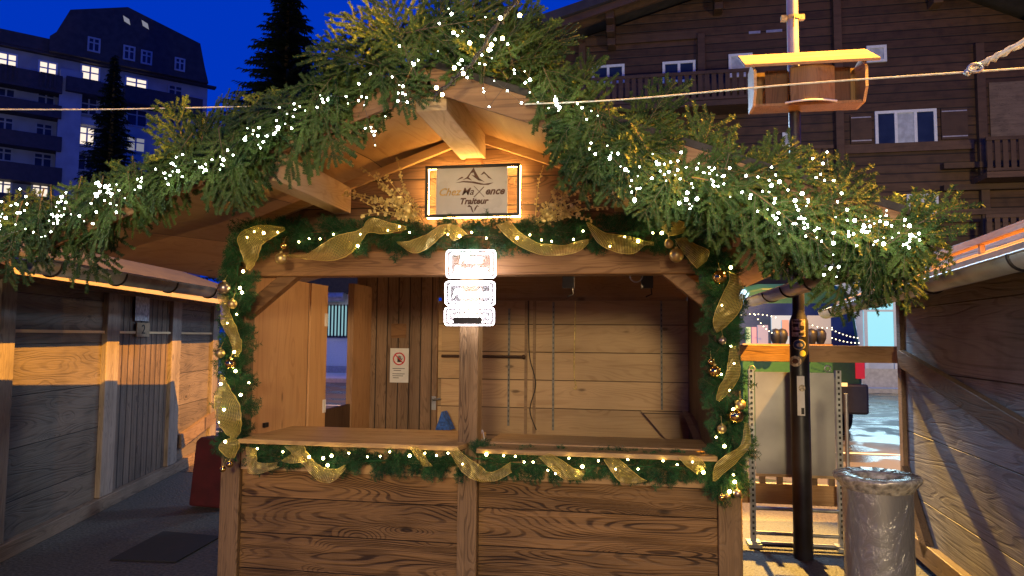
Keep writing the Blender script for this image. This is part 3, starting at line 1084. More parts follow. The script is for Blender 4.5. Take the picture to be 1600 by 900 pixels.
# ------------------------------------------------------------------ needle boughs
def needles_along(rng, pts, spacing, nl, nw, V, T, flat=0.5, up=Vector((0, 0, 1))):
    for i in range(len(pts) - 1):
        a, b_ = pts[i], pts[i + 1]
        d = b_ - a
        L = d.length
        if L < 1e-5:
            continue
        d = d / L
        side = d.cross(up)
        if side.length < 1e-4:
            side = d.orthogonal()
        side.normalize()
        nrm = side.cross(d)
        n = max(1, int(L / spacing))
        for k in range(n):
            p = a + d * (L * (k + rng.random()) / n)
            for sgn in (-1, 1):
                th = rng.gauss(0, flat)
                o = side * (sgn * math.cos(th)) + nrm * (abs(math.sin(th)) if rng.random() < 0.75 else -abs(math.sin(th)) * 0.6)
                dirn = (o + d * rng.uniform(0.35, 0.8)).normalized()
                l_ = nl * rng.uniform(0.75, 1.15)
                wv = dirn.cross(nrm * 0.8 + side * rng.uniform(-.6, .6))
                if wv.length < 1e-4:
                    continue
                wv = wv.normalized() * (nw / 2)
                b0 = len(V)
                V.append(p - wv)
                V.append(p + wv)
                V.append(p + dirn * l_)
                T.append((b0, b0 + 1, b0 + 2))


def bough(seed, L=0.45, spacing=0.0042, nl=0.018, nw=0.0046, droop=0.10, nside=9, stem_r=0.005, sub=True, flat=0.5, ang=(42, 58), fan=0.50):
    rng = random.Random(seed)
    V, T = [], []
    stems = []
    curve = rng.uniform(-0.12, 0.12)
    n = 10
    main = []
    for i in range(n + 1):
        t = i / n
        main.append(Vector((L * t, curve * L * t * t, -droop * L * t * t)))
    stems.append((main, stem_r))
    for i in range(nside * 2):
        t = 0.12 + 0.82 * (i + rng.uniform(-.3, .3)) / (nside * 2)
        t = min(max(t, 0.05), 0.96)
        sgn = 1 if i % 2 else -1
        base = main[min(int(t * n), n - 1)].lerp(main[min(int(t * n) + 1, n)], t * n - int(t * n))
        ll = L * (fan * (1 - t) ** 0.75 + 0.10) * rng.uniform(0.7, 1.15)
        a = R(rng.uniform(*ang)) * sgn
        dz = rng.uniform(-.22, .15)
        d0 = Vector((math.cos(a), math.sin(a), dz)).normalized()
        tw = []
        for k in range(6):
            s_ = k / 5
            d1 = (d0 + Vector((0.35 * s_, 0, -0.25 * s_)))
            tw.append(base + d1 * (ll * s_))
        stems.append((tw, stem_r * 0.45))
        if sub and ll > 0.08:
            m = int(ll / 0.042)
            for k in range(m):
                s_ = 0.25 + 0.65 * k / max(1, m - 1)
                b2 = tw[int(s_ * 5)]
                sg = 1 if k % 2 else -1
                a2 = a + R(rng.uniform(38, 55)) * sg
                l2 = ll * (0.42 * (1 - s_) + 0.14) * rng.uniform(.8, 1.2)
                d2 = Vector((math.cos(a2), math.sin(a2), rng.uniform(-.3, .2))).normalized()
                stems.append(([b2, b2 + d2 * l2 * 0.5, b2 + d2 * l2 + Vector((0.02 * l2, 0, -0.08 * l2))], stem_r * 0.28))
    for pts, r_ in stems:
        needles_along(rng, pts, spacing, nl, nw, V, T, flat)
    nn = len(T)
    # stems as thin three-sided tubes
    for pts, r_ in stems:
        b0 = len(V)
        for i, p in enumerate(pts):
            d = (pts[min(i + 1, len(pts) - 1)] - pts[max(i - 1, 0)]).normalized()
            x = d.cross(Vector((0, 0, 1)))
            if x.length < 1e-4:
                x = d.orthogonal()
            x.normalize()
            y = x.cross(d)
            rr = r_ * (1 - 0.6 * i / (len(pts) - 1))
            for k in range(3):
                a = 2 * math.pi * k / 3
                V.append(p + x * (rr * math.cos(a)) + y * (rr * math.sin(a)))
        for i in range(len(pts) - 1):
            for k in range(3):
                q0, q1 = b0 + i * 3 + k, b0 + i * 3 + (k + 1) % 3
                T.append((q0, q1, q1 + 3))
                T.append((q0, q1 + 3, q0 + 3))
    v = np.array([tuple(p) for p in V], 'f')
    t_ = np.array(T, 'i')
    mi = np.zeros(len(T), 'i')
    mi[nn:] = 1
    return v, t_, mi


def tri_mesh(name, v, t, mi, mats):
    me = bpy.data.meshes.new(name)
    me.vertices.add(len(v))
    me.vertices.foreach_set('co', v.astype('f').ravel())
    me.loops.add(len(t) * 3)
    me.loops.foreach_set('vertex_index', t.astype('i').ravel())
    me.polygons.add(len(t))
    me.polygons.foreach_set('loop_start', np.arange(0, len(t) * 3, 3, dtype='i'))
    me.polygons.foreach_set('material_index', mi.astype('i'))
    for m in mats:
        me.materials.append(m)
    me.update(calc_edges=True)
    return me


def orient(dirv, nrm):
    x = Vector(dirv).normalized()
    z = Vector(nrm) - x * Vector(nrm).dot(x)
    z.normalize()
    y = z.cross(x)
    return Matrix((x, y, z)).transposed()


def merge(parts):
    vs, ts, ms, b0 = [], [], [], 0
    for v, t, mi, rot, loc, sc in parts:
        r3 = np.array(rot, 'f') * sc
        vs.append(v @ r3.T + np.array(loc, 'f'))
        ts.append(t + b0)
        ms.append(mi)
        b0 += len(v)
    return np.concatenate(vs), np.concatenate(ts), np.concatenate(ms)


big = [bough(s, 0.46, nside=8, spacing=0.0033, nl=0.0150, nw=0.0058, droop=0.26, flat=0.32, fan=0.50, ang=(44, 62)) for s in range(8)]
big_me = [tri_mesh('bough', *b_, [M['fir'], M['bark']]) for b_ in big]
small = [bough(50 + s, 0.26, spacing=0.004, nside=6, nl=0.015, nw=0.0058, flat=0.35, droop=0.2, stem_r=0.0035) for s in range(6)]

ARCH = [(-150, 410, 70), (-60, 375, 75), (0, 350, 78), (100, 325, 62), (200, 290, 62), (300, 240, 72), (400, 205, 78), (500, 155, 78), (600, 105, 105),
        (700, 68, 125), (790, 85, 120), (870, 155, 92), (960, 215, 75), (1060, 258, 88), (1160, 285, 100), (1250, 325, 95), (1340, 365, 85),
        (1420, 372, 58), (1475, 385, 35)]


def arch(x):
    for i in range(len(ARCH) - 1):
        a, b_ = ARCH[i], ARCH[i + 1]
        if a[0] <= x <= b_[0]:
            t = (x - a[0]) / (b_[0] - a[0])
            return a[1] + (b_[1] - a[1]) * t, a[2] + (b_[2] - a[2]) * t, (b_[1] - a[1]) / (b_[0] - a[0])
    return ARCH[-1][1], ARCH[-1][2], 0


ARCH = [(a_, b_, c_ * (0.80 if a_ < 550 else 0.95 if a_ < 850 else 0.78)) for a_, b_, c_ in ARCH]


YG = 3.04
garland = thing('fir_garland', P(740, 110, YG), 'thick garland of fresh fir boughs arching over the stall gable', 'garland')
gl = garland.location.copy()
rng = random.Random(11)


def bough_pose(px, rng, reach=1.0, force=None):
    cyy, th, slope = arch(px)
    v_ = rng.uniform(-0.55, 0.55)
    out = -1 if px < 735 else 1
    ta = math.atan2(slope * out, out)          # picture angle of the outward tangent (y down)
    r_ = rng.random()
    if force is not None:
        ang = R(force)
    elif abs(px - 735) < 150:
        ang = R(rng.choice([-100, -60, -140, 60, 150, -120, -20, 200, -80, 170, 20]) + rng.uniform(-25, 25))
    elif r_ < 0.5:
        ang = ta + R(rng.uniform(-38, 38))
    elif r_ < 0.74:
        ang = ta + R(rng.uniform(35, 80)) * (1 if out > 0 else -1)   # hanging
    elif r_ < 0.90:
        ang = ta - R(rng.uniform(30, 70)) * (1 if out > 0 else -1)   # rising
    else:
        ang = R(90 + rng.uniform(-30, 30))
    if 420 < px < 860:
        v_ -= 0.28
    base = P(px, cyy + v_ * th * 0.55, YG + rng.uniform(-0.02, 0.10))
    dirv = Vector((math.cos(ang), rng.uniform(-0.30, 0.10), -math.sin(ang)))
    nrm = Vector((rng.uniform(-.5, .5), -1, rng.uniform(0.1, 0.9)))
    base = base - dirv.normalized() * 0.10
    return base, dirv, nrm


spots = []
for i in range(56):
    x = -130 + (1435 + 130) * (i + rng.random()) / 56
    spots.append((x, None))
for x, a in ((290, -110), (330, -70), (600, -150), (640, -110), (690, -100), (740, -80), (560, -160), (620, -135), (780, -60), (350, 125), (250, 130), (430, 140),
  (1120, 80), (1360, 78), (1330, 100), (900, 70), (935, 85), (985, 98), (1190, 88), (1250, 95), (1400, 60), (1080, -65), (1180, -55), (890, -75), (1000, -70), (1130, 105), (310, -95), (190, 120), (120, 105), (360, 100), (480, 115), (1060, 75), (1300, -60), (60, 95)):
    spots.append((x, a))
SC_MAX = 1.0
for i, (x, a) in enumerate(spots[:96]):
    b0, d, nrm = bough_pose(x, rng, force=a)
    k = rng.randrange(len(big_me))
    o = bpy.data.objects.new('bough', big_me[k])
    link(o)
    o.parent = garland
    sc = rng.uniform(0.60, 0.98) * (0.8 if x > 1380 else 1)
    if a is not None:
        sc = max(sc, 0.78)
    o.matrix_local = Matrix.Translation(b0 - gl) @ orient(d, nrm).to_4x4() @ Matrix.Scale(sc, 4)
parts = []
for i in range(150):
    x = -140 + (1440 + 140) * (i + rng.random()) / 150
    b0, d, nrm = bough_pose(x, rng)
    v, t, mi = small[rng.randrange(len(small))]
    parts.append((v, t, mi, orient(d, nrm), b0 + Vector((0, 0.03, 0)) - gl, rng.uniform(0.8, 1.3)))
v, t, mi = merge(parts)
o = bpy.data.objects.new('small_sprigs', tri_mesh('small_sprigs', v, t, mi, [M['fir'], M['bark']]))
link(o)
o.parent = garland
o['kind'] = 'stuff'

# ------------------------------------------------------------------ light strings
def bulb_mesh(name, r, mat):
    mb = MB().sphere((0, 0, 0), r, 8)
    me = bpy.data.meshes.new(name)
    me.from_pydata(mb.v, [], mb.f)
    me.polygons.foreach_set('use_smooth', [True] * len(me.polygons))
    me.materials.append(mat)
    return me


M['led_cool_soft'] = emis('cool_led_soft', (0.75, 1.0, 0.75), 16)
cool_bulb = [bulb_mesh('bulb', 0.0048, M['led_cool']), bulb_mesh('bulb', 0.0036, M['led_cool']), bulb_mesh('bulb', 0.0026, M['led_cool_soft']), bulb_mesh('bulb', 0.0070, M['led_cool'])]
CW = (5, 8, 6, 2)
warm_bulb = bulb_mesh('bulb', 0.0050, M['led_warm'])
warm_big = bulb_mesh('bulb', 0.0085, M['led_warm'])


def light_string(label, pts, mesh, group, cable_r=0.0009, cmat='cable', jit=None):
    root = thing('light_string', pts[0], label, 'string lights', group)
    mb = MB().tube(pts, cable_r, 4)
    build('cable', mb, M[cmat], root)
    for p in pts:
        o = bpy.data.objects.new('bulb', mesh if not isinstance(mesh, list) else (rng.choices(mesh, CW)[0] if len(mesh) == 4 else mesh[rng.randrange(len(mesh))]))
        link(o)
        o.parent = root
        o.location = Vector(p) - root.location
    return root


def arch_string(x0, x1, n, label, lift=0.0, spread=0.45):
    pts = []
    for i in range(n):
        if i % 7 == 0:                      # the strings bunch up in places and thin out in others
            cx_ = x0 + (x1 - x0) * (i + rng.uniform(0, 7)) / (n - 1)
            cv_ = rng.gauss(0, 0.34)
            cs_ = rng.choice((7, 12, 22, 30))
        x = min(max(cx_ + rng.gauss(0, cs_), x0 - 20), x1 + 12)
        cyy, th, sl = arch(x)
        y = cyy + th * (0.12 + lift + cv_ + rng.gauss(0, spread * 0.40))
        pts.append(P(x, y, YG - rng.uniform(0.05, 0.17)))
    # the wire runs from bulb to nearest bulb
    out = [pts.pop(0)]
    while pts:
        j = min(range(len(pts)), key=lambda k: (pts[k] - out[-1]).length + 0.6 * abs(pts[k].x - out[0].x) * 0.2)
        out.append(pts.pop(j))
    pts = out
    return light_string(label, pts, cool_bulb, 'cool white fairy lights in the fir garland')


arch_string(-90, 170, 92, 'cool white fairy lights at the far left end of the fir garland', 0.15, 0.62)
arch_string(150, 420, 62, 'cool white fairy lights in the fir boughs above the left gutter', 0.14, 0.42)
arch_string(410, 760, 66, 'cool white fairy lights in the fir boughs left of the gable peak', 0.10, 0.36)
arch_string(740, 1060, 64, 'cool white fairy lights in the fir boughs right of the gable peak', 0.05, 0.42)
arch_string(1040, 1290, 84, 'cool white fairy lights in the fir boughs above the black pole', 0.05, 0.50)
arch_string(1270, 1432, 74, 'cool white fairy lights at the right end of the fir garland', -0.05, 0.50)

# tangled supply cable with warm bulbs at the top
pts = smooth_pts([P(818, -30, 2.75), P(800, 10, 2.8), P(772, 45, 2.86), P(745, 90, 2.88), P(715, 120, 2.9), P(680, 150, 2.92)], 8)
sup = thing('supply_cable', pts[0], 'tangled dark cable with warm bulbs dropping to the gable peak', 'string lights')
mb = MB().tube(pts, 0.006, 6)
mb.tube([p + Vector((0.012 * math.sin(i * 1.3), -0.01, 0.012 * math.cos(i * 1.3))) for i, p in enumerate(pts)], 0.004, 6)
mb.tube([p + Vector((0.016 * math.cos(i * 0.9), 0.01, 0.016 * math.sin(i * 0.9))) for i, p in enumerate(pts)], 0.004, 6)
build('cable', mb, M['cable'], sup)
for (x, y) in ((812, 24), (785, 60), (768, 70), (764, 78), (710, 106), (724, 115), (682, 137), (691, 148), (734, 67), (782, 28)):
    o = bpy.data.objects.new('bulb', warm_big)
    link(o)
    o.parent = sup
    o.location = P(x, y, 2.80) - sup.location

# ------------------------------------------------------------------ pine garlands round the hatch
sprigs = [bough(200 + s, 0.15, spacing=0.0042, nside=4, nl=0.028, nw=0.0034, stem_r=0.003, sub=False, flat=1.1, ang=(35, 70)) for s in range(6)]


def pine_garland(label, path, Y, radius, count, seed):
    rg = random.Random(seed)
    pts = [P(x, y, Y) for x, y in path]
    seg = [(pts[i + 1] - pts[i]).length for i in range(len(pts) - 1)]
    tot = sum(seg)
    root = thing('pine_garland', pts[0], label, 'garland', 'artificial pine garlands round the hatch')
    parts = []
    for i in range(count):
        s_ = tot * (i + rg.random()) / count
        j = 0
        while j < len(seg) - 1 and s_ > seg[j]:
            s_ -= seg[j]
            j += 1
        p = pts[j].lerp(pts[j + 1], min(1, s_ / seg[j]))
        tn = (pts[j + 1] - pts[j]).normalized()
        a = rg.uniform(0, 2 * math.pi)
        sd = tn.cross(Vector((0, 1, 0))).normalized()
        o = sd * math.cos(a) + Vector((0, 1, 0)) * math.sin(a) * (0.9 if math.sin(a) < 0 else 0.35)
        d = (o + tn * rg.choice((-1, 1)) * rg.uniform(0.3, 1.3)).normalized()
        v, t, mi = sprigs[rg.randrange(6)]
        parts.append((v, t, mi, orient(d, Vector((rg.uniform(-1, 1), -1, rg.uniform(-1, 1)))), p + o * radius * rg.uniform(0, 0.35) - root.location,
                      radius / 0.115 * rg.uniform(0.65, 1.2)))
    v, t, mi = merge(parts)
    o = bpy.data.objects.new('foliage', tri_mesh('foliage', v, t, mi, [M['pine'], M['bark']]))
    link(o)
    o.parent = root
    mb = MB().tube(smooth_pts(pts, 4), 0.004, 6)
    build('core_wire', mb, M['pine'], root)
    return root


pine_garland('dark green pine garland along the top beam under the framed sign', [(384, 372), (440, 368), (520, 364), (620, 366), (700, 366), (760, 368), (850, 366), (950, 362), (1050, 362), (1105, 385)], 3.90, 0.085, 330, 1)
pine_garland('dark green pine garland down the left post of the hatch', [(385, 378), (372, 420), (368, 470), (366, 530), (368, 590), (372, 640), (364, 690), (352, 705)], 3.87, 0.085, 190, 2)
pine_garland('dark green pine garland down the right post of the hatch', [(1108, 385), (1130, 430), (1132, 500), (1130, 560), (1135, 620), (1140, 680), (1142, 730), (1138, 770)], 3.87, 0.088, 210, 3)
pine_garland('dark green pine garland under the left counter', [(384, 712), (440, 716), (520, 722), (600, 720), (680, 724), (735, 726)], 3.88, 0.068, 200, 4)
pine_garland('dark green pine garland under the right counter', [(742, 716), (800, 724), (880, 728), (960, 728), (1040, 730), (1118, 734)], 3.88, 0.068, 200, 5)

WB = {
    'top beam': (3.80, [(386, 371), (397, 362), (412, 364), (434, 363), (467, 378), (483, 373), (500, 373), (521, 366), (563, 366), (559, 384), (606, 360), (624, 354), (640, 363), (700, 366), (718, 369),
                        (737, 363), (760, 372), (808, 372), (828, 367), (846, 375), (862, 377), (896, 374), (911, 361), (953, 385), (976, 370), (997, 377), (1020, 364), (1034, 364)]),
    'left post': (3.77, [(380, 424), (375, 450), (378, 457), (370, 491), (355, 505), (366, 550), (368, 580), (389, 598), (376, 617), (345, 600), (350, 640), (342, 660), (352, 690)]),
    'left counter': (3.78, [(402, 701), (442, 706), (483, 714), (505, 716), (512, 727), (518, 712), (545, 708), (574, 714), (594, 713), (609, 706), (640, 712), (664, 708), (682, 712), (700, 708), (723, 725)]),
    'right counter': (3.78, [(760, 710), (787, 712), (805, 713), (819, 722), (833, 722), (856, 735), (868, 740), (889, 716), (910, 729), (935, 720), (962, 733), (981, 718), (997, 733), (1036, 720), (1058, 726), (1082, 722), (1099, 738)]),
    'right post': (3.77, [(1142, 418), (1120, 440), (1128, 477), (1142, 541), (1147, 568), (1127, 585), (1140, 610), (1146, 640), (1119, 683), (1132, 697), (1146, 742), (1148, 753), (1140, 768)]),
}
for k, (Y, pl) in WB.items():
    light_string('warm white fairy lights wound in the pine garland on the ' + k + ' of the stall', [P(x, y, Y + rng.uniform(-.02, .03)) for x, y in pl], [warm_bulb, warm_bulb, warm_big], 'warm fairy lights round the hatch')

# ------------------------------------------------------------------ ribbons
def ribbon(label, pairs, Y, bulge=0.035, seed=0):
    rg = random.Random(seed)
    A, B = [], []
    for i, (x1, y1, x2, y2) in enumerate(pairs):
        t = i / (len(pairs) - 1)
        ya = Y - bulge * math.sin(math.pi * t) - rg.uniform(0, 0.02)
        yb = Y - bulge * math.sin(math.pi * t) + rg.uniform(0, 0.045)
        A.append(P(x1, y1, ya))
        B.append(P(x2, y2, yb))
    A, B = smooth_pts(A, 7), smooth_pts(B, 7)
    m = 9
    vs, fs, uv = [], [], []
    s_ = 0
    us = []
    for i in range(len(A)):
        if i:
            s_ += ((A[i] + B[i]) / 2 - (A[i - 1] + B[i - 1]) / 2).length
        us.append(s_)
        for k in range(m):
            f = k / (m - 1)
            wav = 0.009 * math.sin(us[-1] * 34 + seed + 2.5 * f) * math.sin(math.pi * f * 2 + seed) + 0.004 * math.sin(us[-1] * 110 + 9 * f) + 0.010 * math.sin(math.pi * f)
            vs.append(A[i].lerp(B[i], f) + Vector((0, -wav, 0)))
    for i in range(len(A) - 1):
        for k in range(m - 1):
            fs.append((i * m + k, i * m + k + 1, (i + 1) * m + k + 1, (i + 1) * m + k))
    me = bpy.data.meshes.new('mesh_ribbon')
    c = vs[0].copy()
    me.from_pydata([tuple(v - c) for v in vs], [], fs)
    ul = me.uv_layers.new(name='UVMap')
    for p in me.polygons:
        p.use_smooth = True
        for li in p.loop_indices:
            vi = me.loops[li].vertex_index
            ul.data[li].uv = (us[vi // m] * 2.2, (vi % m) / (m - 1))
    me.materials.append(M['ribbon'])
    o = bpy.data.objects.new('mesh_ribbon', me)
    link(o)
    o.location = c
    tag(o, label, 'ribbon', 'gold mesh ribbons on the pine garlands')
    return o


RB = [
    ('gold mesh ribbon loop at the upper left corner of the hatch', 3.80, [(446, 355, 445, 360), (404, 352, 425, 372), (372, 368, 410, 383), (378, 398, 402, 405), (386, 420, 391, 424)]),
    ('long gold mesh ribbon rising along the left half of the top beam', 3.80, [(450, 398, 450, 402), (483, 395, 485, 406), (519, 371, 529, 406), (560, 359, 560, 385), (580, 341, 575, 364), (611, 348, 600, 366), (636, 354, 636, 358)]),
    ('gold mesh ribbon just left of the neon sign below the framed sign', 3.80, [(620, 378, 622, 382), (640, 376, 648, 396), (665, 367, 672, 385), (685, 353, 690, 370), (706, 350, 702, 360)]),
    ('short gold mesh ribbon tail directly above the neon sign', 3.80, [(698, 350, 714, 352), (704, 372, 722, 358), (712, 376, 731, 366)]),
    ('widest gold mesh ribbon swag on the top beam right of the neon sign', 3.80, [(776, 352, 797, 345), (790, 368, 812, 362), (812, 385, 838, 378), (845, 398, 855, 381), (880, 399, 880, 383), (905, 392, 903, 377), (920, 380, 919, 374)]),
    ('gold mesh ribbon on the top beam between the widest swag and the right corner', 3.80, [(916, 348, 922, 348), (934, 379, 944, 363), (962, 394, 965, 366), (990, 396, 990, 371), (1008, 384, 1008, 376), (1022, 384, 1022, 378)]),
    ('gold mesh ribbon bow topmost at the right corner of the hatch', 3.80, [(1027, 341, 1030, 352), (1050, 343, 1046, 368), (1075, 348, 1068, 364)]),
    ('gold mesh ribbon hanging from the bow at the right corner of the hatch', 3.78, [(1054, 374, 1070, 370), (1066, 392, 1088, 382), (1080, 410, 1108, 392), (1089, 420, 1104, 408)]),
    ('gold mesh ribbon hanging on the upper left post', 3.76, [(341, 462, 355, 462), (344, 490, 362, 492), (350, 515, 372, 520), (362, 540, 379, 535), (366, 557, 372, 558)]),
    ('leaf shaped gold mesh ribbon low on the left post above the counter', 3.74, [(345, 584, 348, 586), (337, 612, 362, 610), (335, 635, 374, 632), (340, 660, 378, 655), (352, 676, 376, 672), (360, 684, 370, 684)]),
    ('small gold mesh ribbon tail at the left end of the counter', 3.74, [(358, 684, 366, 684), (343, 695, 374, 692), (346, 708, 372, 704), (357, 716, 366, 716)]),
    ('gold mesh ribbon leftmost under the left counter', 3.77, [(386, 698, 398, 700), (385, 722, 402, 716), (386, 738, 405, 722), (405, 740, 420, 724), (436, 730, 434, 722)]),
    ('deep gold mesh ribbon swag hanging under the left counter', 3.77, [(445, 697, 474, 696), (458, 712, 482, 708), (476, 728, 492, 722), (492, 748, 505, 730), (510, 755, 515, 732), (527, 748, 528, 732), (541, 731, 538, 726)]),
    ('short gold mesh ribbon beside the deep swag under the left counter', 3.78, [(440, 720, 444, 716), (455, 724, 458, 708), (474, 722, 470, 702)]),
    ('narrow gold mesh ribbon near the right end of the left counter', 3.78, [(641, 698, 656, 698), (650, 715, 664, 712), (662, 729, 676, 728)]),
    ('gold mesh ribbon swag crossing in front of the centre post', 3.75, [(702, 704, 713, 699), (712, 724, 728, 712), (728, 742, 748, 726), (750, 753, 762, 737), (775, 751, 778, 734), (800, 738, 798, 722)]),
    ('gold mesh ribbon leftmost under the right counter', 3.78, [(842, 714, 858, 708), (858, 730, 880, 720), (880, 748, 898, 732), (908, 750, 915, 736)]),
    ('gold mesh ribbon at the middle of the right counter', 3.78, [(943, 717, 962, 713), (955, 737, 980, 728), (968, 752, 1000, 745), (985, 756, 1012, 752)]),
    ('gold mesh ribbon rightmost under the right counter', 3.78, [(1059, 714, 1082, 710), (1072, 728, 1098, 720), (1090, 741, 1104, 732)]),
    ('gold mesh ribbon topmost on the right post', 3.74, [(1136, 424, 1141, 424), (1140, 436, 1156, 434), (1128, 462, 1162, 452), (1117, 488, 1158, 482), (1114, 505, 1140, 505), (1120, 520, 1124, 518)]),
    ('gold mesh ribbon at mid height on the right post', 3.74, [(1140, 541, 1150, 541), (1138, 562, 1155, 562), (1134, 585, 1156, 585), (1123, 605, 1146, 606), (1119, 625, 1124, 627)]),
    ('gold mesh ribbon curling at the right end of the counter', 3.74, [(1163, 660, 1170, 661), (1158, 694, 1172, 694), (1135, 710, 1152, 722), (1117, 728, 1132, 738), (1113, 752, 1120, 752)]),
]
for i, (lb, Y, prs) in enumerate(RB):
    ribbon(lb, prs, Y, seed=i)

# ------------------------------------------------------------------ baubles
def bauble(x, y, r, mat, label, Y=3.76):
    c = P(x, y, Y)
    rr = r / F * Y
    b_ = thing('bauble', (c.x, c.y, c.z - rr), label, 'bauble', 'gold baubles on the pine garlands')
    build('ball', MB().sphere(c, rr, 24), M[mat], b_)
    mb = MB().lathe((c.x, c.y, c.z + rr * 0.97), [(rr * 0.24, 0), (rr * 0.24, rr * 0.22), (rr * 0.02, rr * 0.24)], 12)
    mb.tube([(c.x, c.y, c.z + rr * 1.1), (c.x, c.y + 0.03, c.z + rr * 1.1 + 0.035)], 0.0012, 4)
    build('cap', mb, M['gold_leaf'], b_)


for a in (
    (443, 384, 6, 'bauble_shiny', 'small shiny gold bauble over a larger one at the left end of the beam'),
    (439, 404, 10, 'bauble', 'large gold bauble hanging below a small one at the left end of the beam'),
    (350, 450, 11, 'bauble_bronze', 'large bronze bauble topmost on the left post'),
    (363, 475, 8, 'bauble', 'matt gold bauble just below the bronze one on the left post'),
    (344, 552, 8, 'bauble', 'matt gold bauble at mid height on the left post'),
    (360, 568, 9, 'bauble_shiny', 'shiny gold bauble lowest of those at mid height on the left post'),
    (359, 725, 6, 'bauble_shiny', 'shiny bauble hanging under the left end of the counter'),
    (348, 733, 5, 'bauble_shiny', 'smallest bauble lowest at the left end of the counter'),
    (1045, 381, 7, 'bauble', 'small gold bauble over a large one at the right end of the beam'),
    (1057, 399, 11, 'bauble', 'large gold bauble at the right end of the beam'),
    (1124, 433, 11, 'bauble_shiny', 'large shiny bauble topmost on the right post'),
    (1129, 532, 6, 'bauble_bronze', 'dull bronze bauble between the two upper ribbons of the right post'),
    (1111, 565, 5, 'bauble_shiny', 'tiny shiny bauble left of the middle ribbon on the right post'),
    (1117, 580, 9, 'bauble_shiny', 'shiny bauble left of the middle ribbon on the right post'),
    (1157, 632, 8, 'bauble', 'matt gold bauble right of the pine garland under the middle ribbon'),
    (1150, 650, 11, 'bauble_shiny', 'large mirror gold bauble low on the right post'),
    (1128, 670, 7, 'bauble', 'matt gold bauble left of the large mirror one on the right post'),
    (1152, 771, 6, 'bauble_bronze', 'silvery bauble at the bottom tip of the right garland'),
    (1137, 775, 4, 'bauble', 'tiny gold bauble at the bottom tip of the right garland'),
    (1128, 777, 5, 'bauble_shiny', 'shiny gold bauble leftmost at the bottom tip of the right garland'),
):
    bauble(*a)

# ------------------------------------------------------------------ golden eucalyptus bunches beside the sign
def eucalyptus(side, seed):
    rg = random.Random(seed)
    bx, by = (655, 345) if side < 0 else (838, 350)
    root = thing('eucalyptus_bunch', P(bx, by, 3.93), 'bunch of gold eucalyptus stems fanning out ' + ('left' if side < 0 else 'right') + ' of the framed sign', 'dried branches', 'gold eucalyptus bunches')
    for i in range(15):
        if side < 0:
            ex, ey = rg.uniform(528, 625), 255 + 85 * (i / 14) + rg.uniform(-10, 6)
        else:
            ex, ey = rg.uniform(880, 960), 262 + 78 * (i / 14) + rg.uniform(-10, 8)
        if i == 0:
            ex = 620 if side < 0 else 850
            ey = 245 if side < 0 else 258
        a = P(bx + rg.uniform(-8, 8), by + rg.uniform(-6, 4), 3.94)
        b_ = P(ex, ey, 3.88 - rg.uniform(0, 0.12))
        mid = a.lerp(b_, 0.5) + Vector((0, -0.03 - rg.uniform(0, .05), rg.uniform(-.03, .05)))
        pts = smooth_pts([a, mid, b_], 7)
        mb = MB().tube(pts, 0.0018, 4)
        n = len(pts)
        for j in range(3, n):
            for sg in (-1, 1):
                if rg.random() < 0.18:
                    continue
                c = pts[j].lerp(pts[j - 1], rg.random())
                d = (pts[j] - pts[j - 1]).normalized()
                sd = d.cross(Vector((0, 1, 0))).normalized() * sg
                lr = (0.0135 if i % 3 else 0.008) * rg.uniform(0.6, 1.3) * (1 - 0.4 * j / n)
                u_ = (sd + d * 0.4 + Vector((0, rg.uniform(-.5, .5), 0))).normalized()
                v_ = u_.cross(Vector((rg.uniform(-.6, .6), 1, rg.uniform(-.6, .6)))).normalized()
                cc = c + u_ * lr * 1.1
                vs = [cc + u_ * (lr * math.cos(t)) + v_ * (lr * 0.8 * math.sin(t)) for t in [2 * math.pi * k / 7 for k in range(7)]]
                mb.add(vs, [tuple(range(7))])
        build('stem', mb, M['gold_leaf'], root)


eucalyptus(-1, 3)
eucalyptus(1, 4)

# ------------------------------------------------------------------ LEFT NEIGHBOUR STALL
def ground_plane_pt(Y, px):
    d = ray(px, 560)
    return d.x / d.y * Y


LW = Plane((ground_plane_pt(5.9, 170), 5.9, 0), (-0.268, 1.0))
left = thing('market_stall', LW.o, 'closed weathered timber stall on the left with a plank door numbered 2', 'market stall', rz=LW.ang)


def lbox(mb, pl, px0, px1, z0, z1, off0, off1, pyr=560):
    """box on a plane between two picture columns; off = distance proud of the plane"""
    x0, x1 = pl.at(px0, pyr)[0], pl.at(px1, pyr)[0]
    return mb.box(x0, x1, -off0, -off1, z0, z1)


LT = 1.98
xa = LW.at(0, 560)[0] - 0.9
for (p0, p1) in ((-14, 12), (158, 178), (262, 276), (327, 336)):
    build('post', lbox(MB(), LW, p0, p1, 0.12, LT, 0.045, -0.05), M['grey_post'], left, local=True, bevel=0.006)
def px_x(px):
    return LW.at(px, 560)[0]
for (a, b_) in ((xa, px_x(-14) - .001), (px_x(12) + .001, px_x(158) - .001), (px_x(276) + .001, px_x(327) - .001)):
    build('wall_panel', MB().box(a, b_, 0.0, 0.03, 0.12, LT), M['grey_h'], left, local=True)
    zz = LW.at(100, 518)[1]
    build('ledge', MB().box(a, b_, -0.022, -0.001, zz - 0.012, zz + 0.012), M['fascia'], left, local=True)
ld = build('door', MB().box(px_x(178) + .001, px_x(262) - .001, 0.0, 0.03, 0.12, LT), M['grey_v'], left, local=True)
build('ledge', MB().box(px_x(178) + .001, px_x(262) - .001, -0.022, -0.001, zz - 0.012, zz + 0.012), M['fascia'], left, local=True)
build('base_beam', MB().box(xa, px_x(336) + 0.3, -0.06, 0.05, 0.0, 0.118), M['grey_beam'], left, local=True, bevel=0.006)
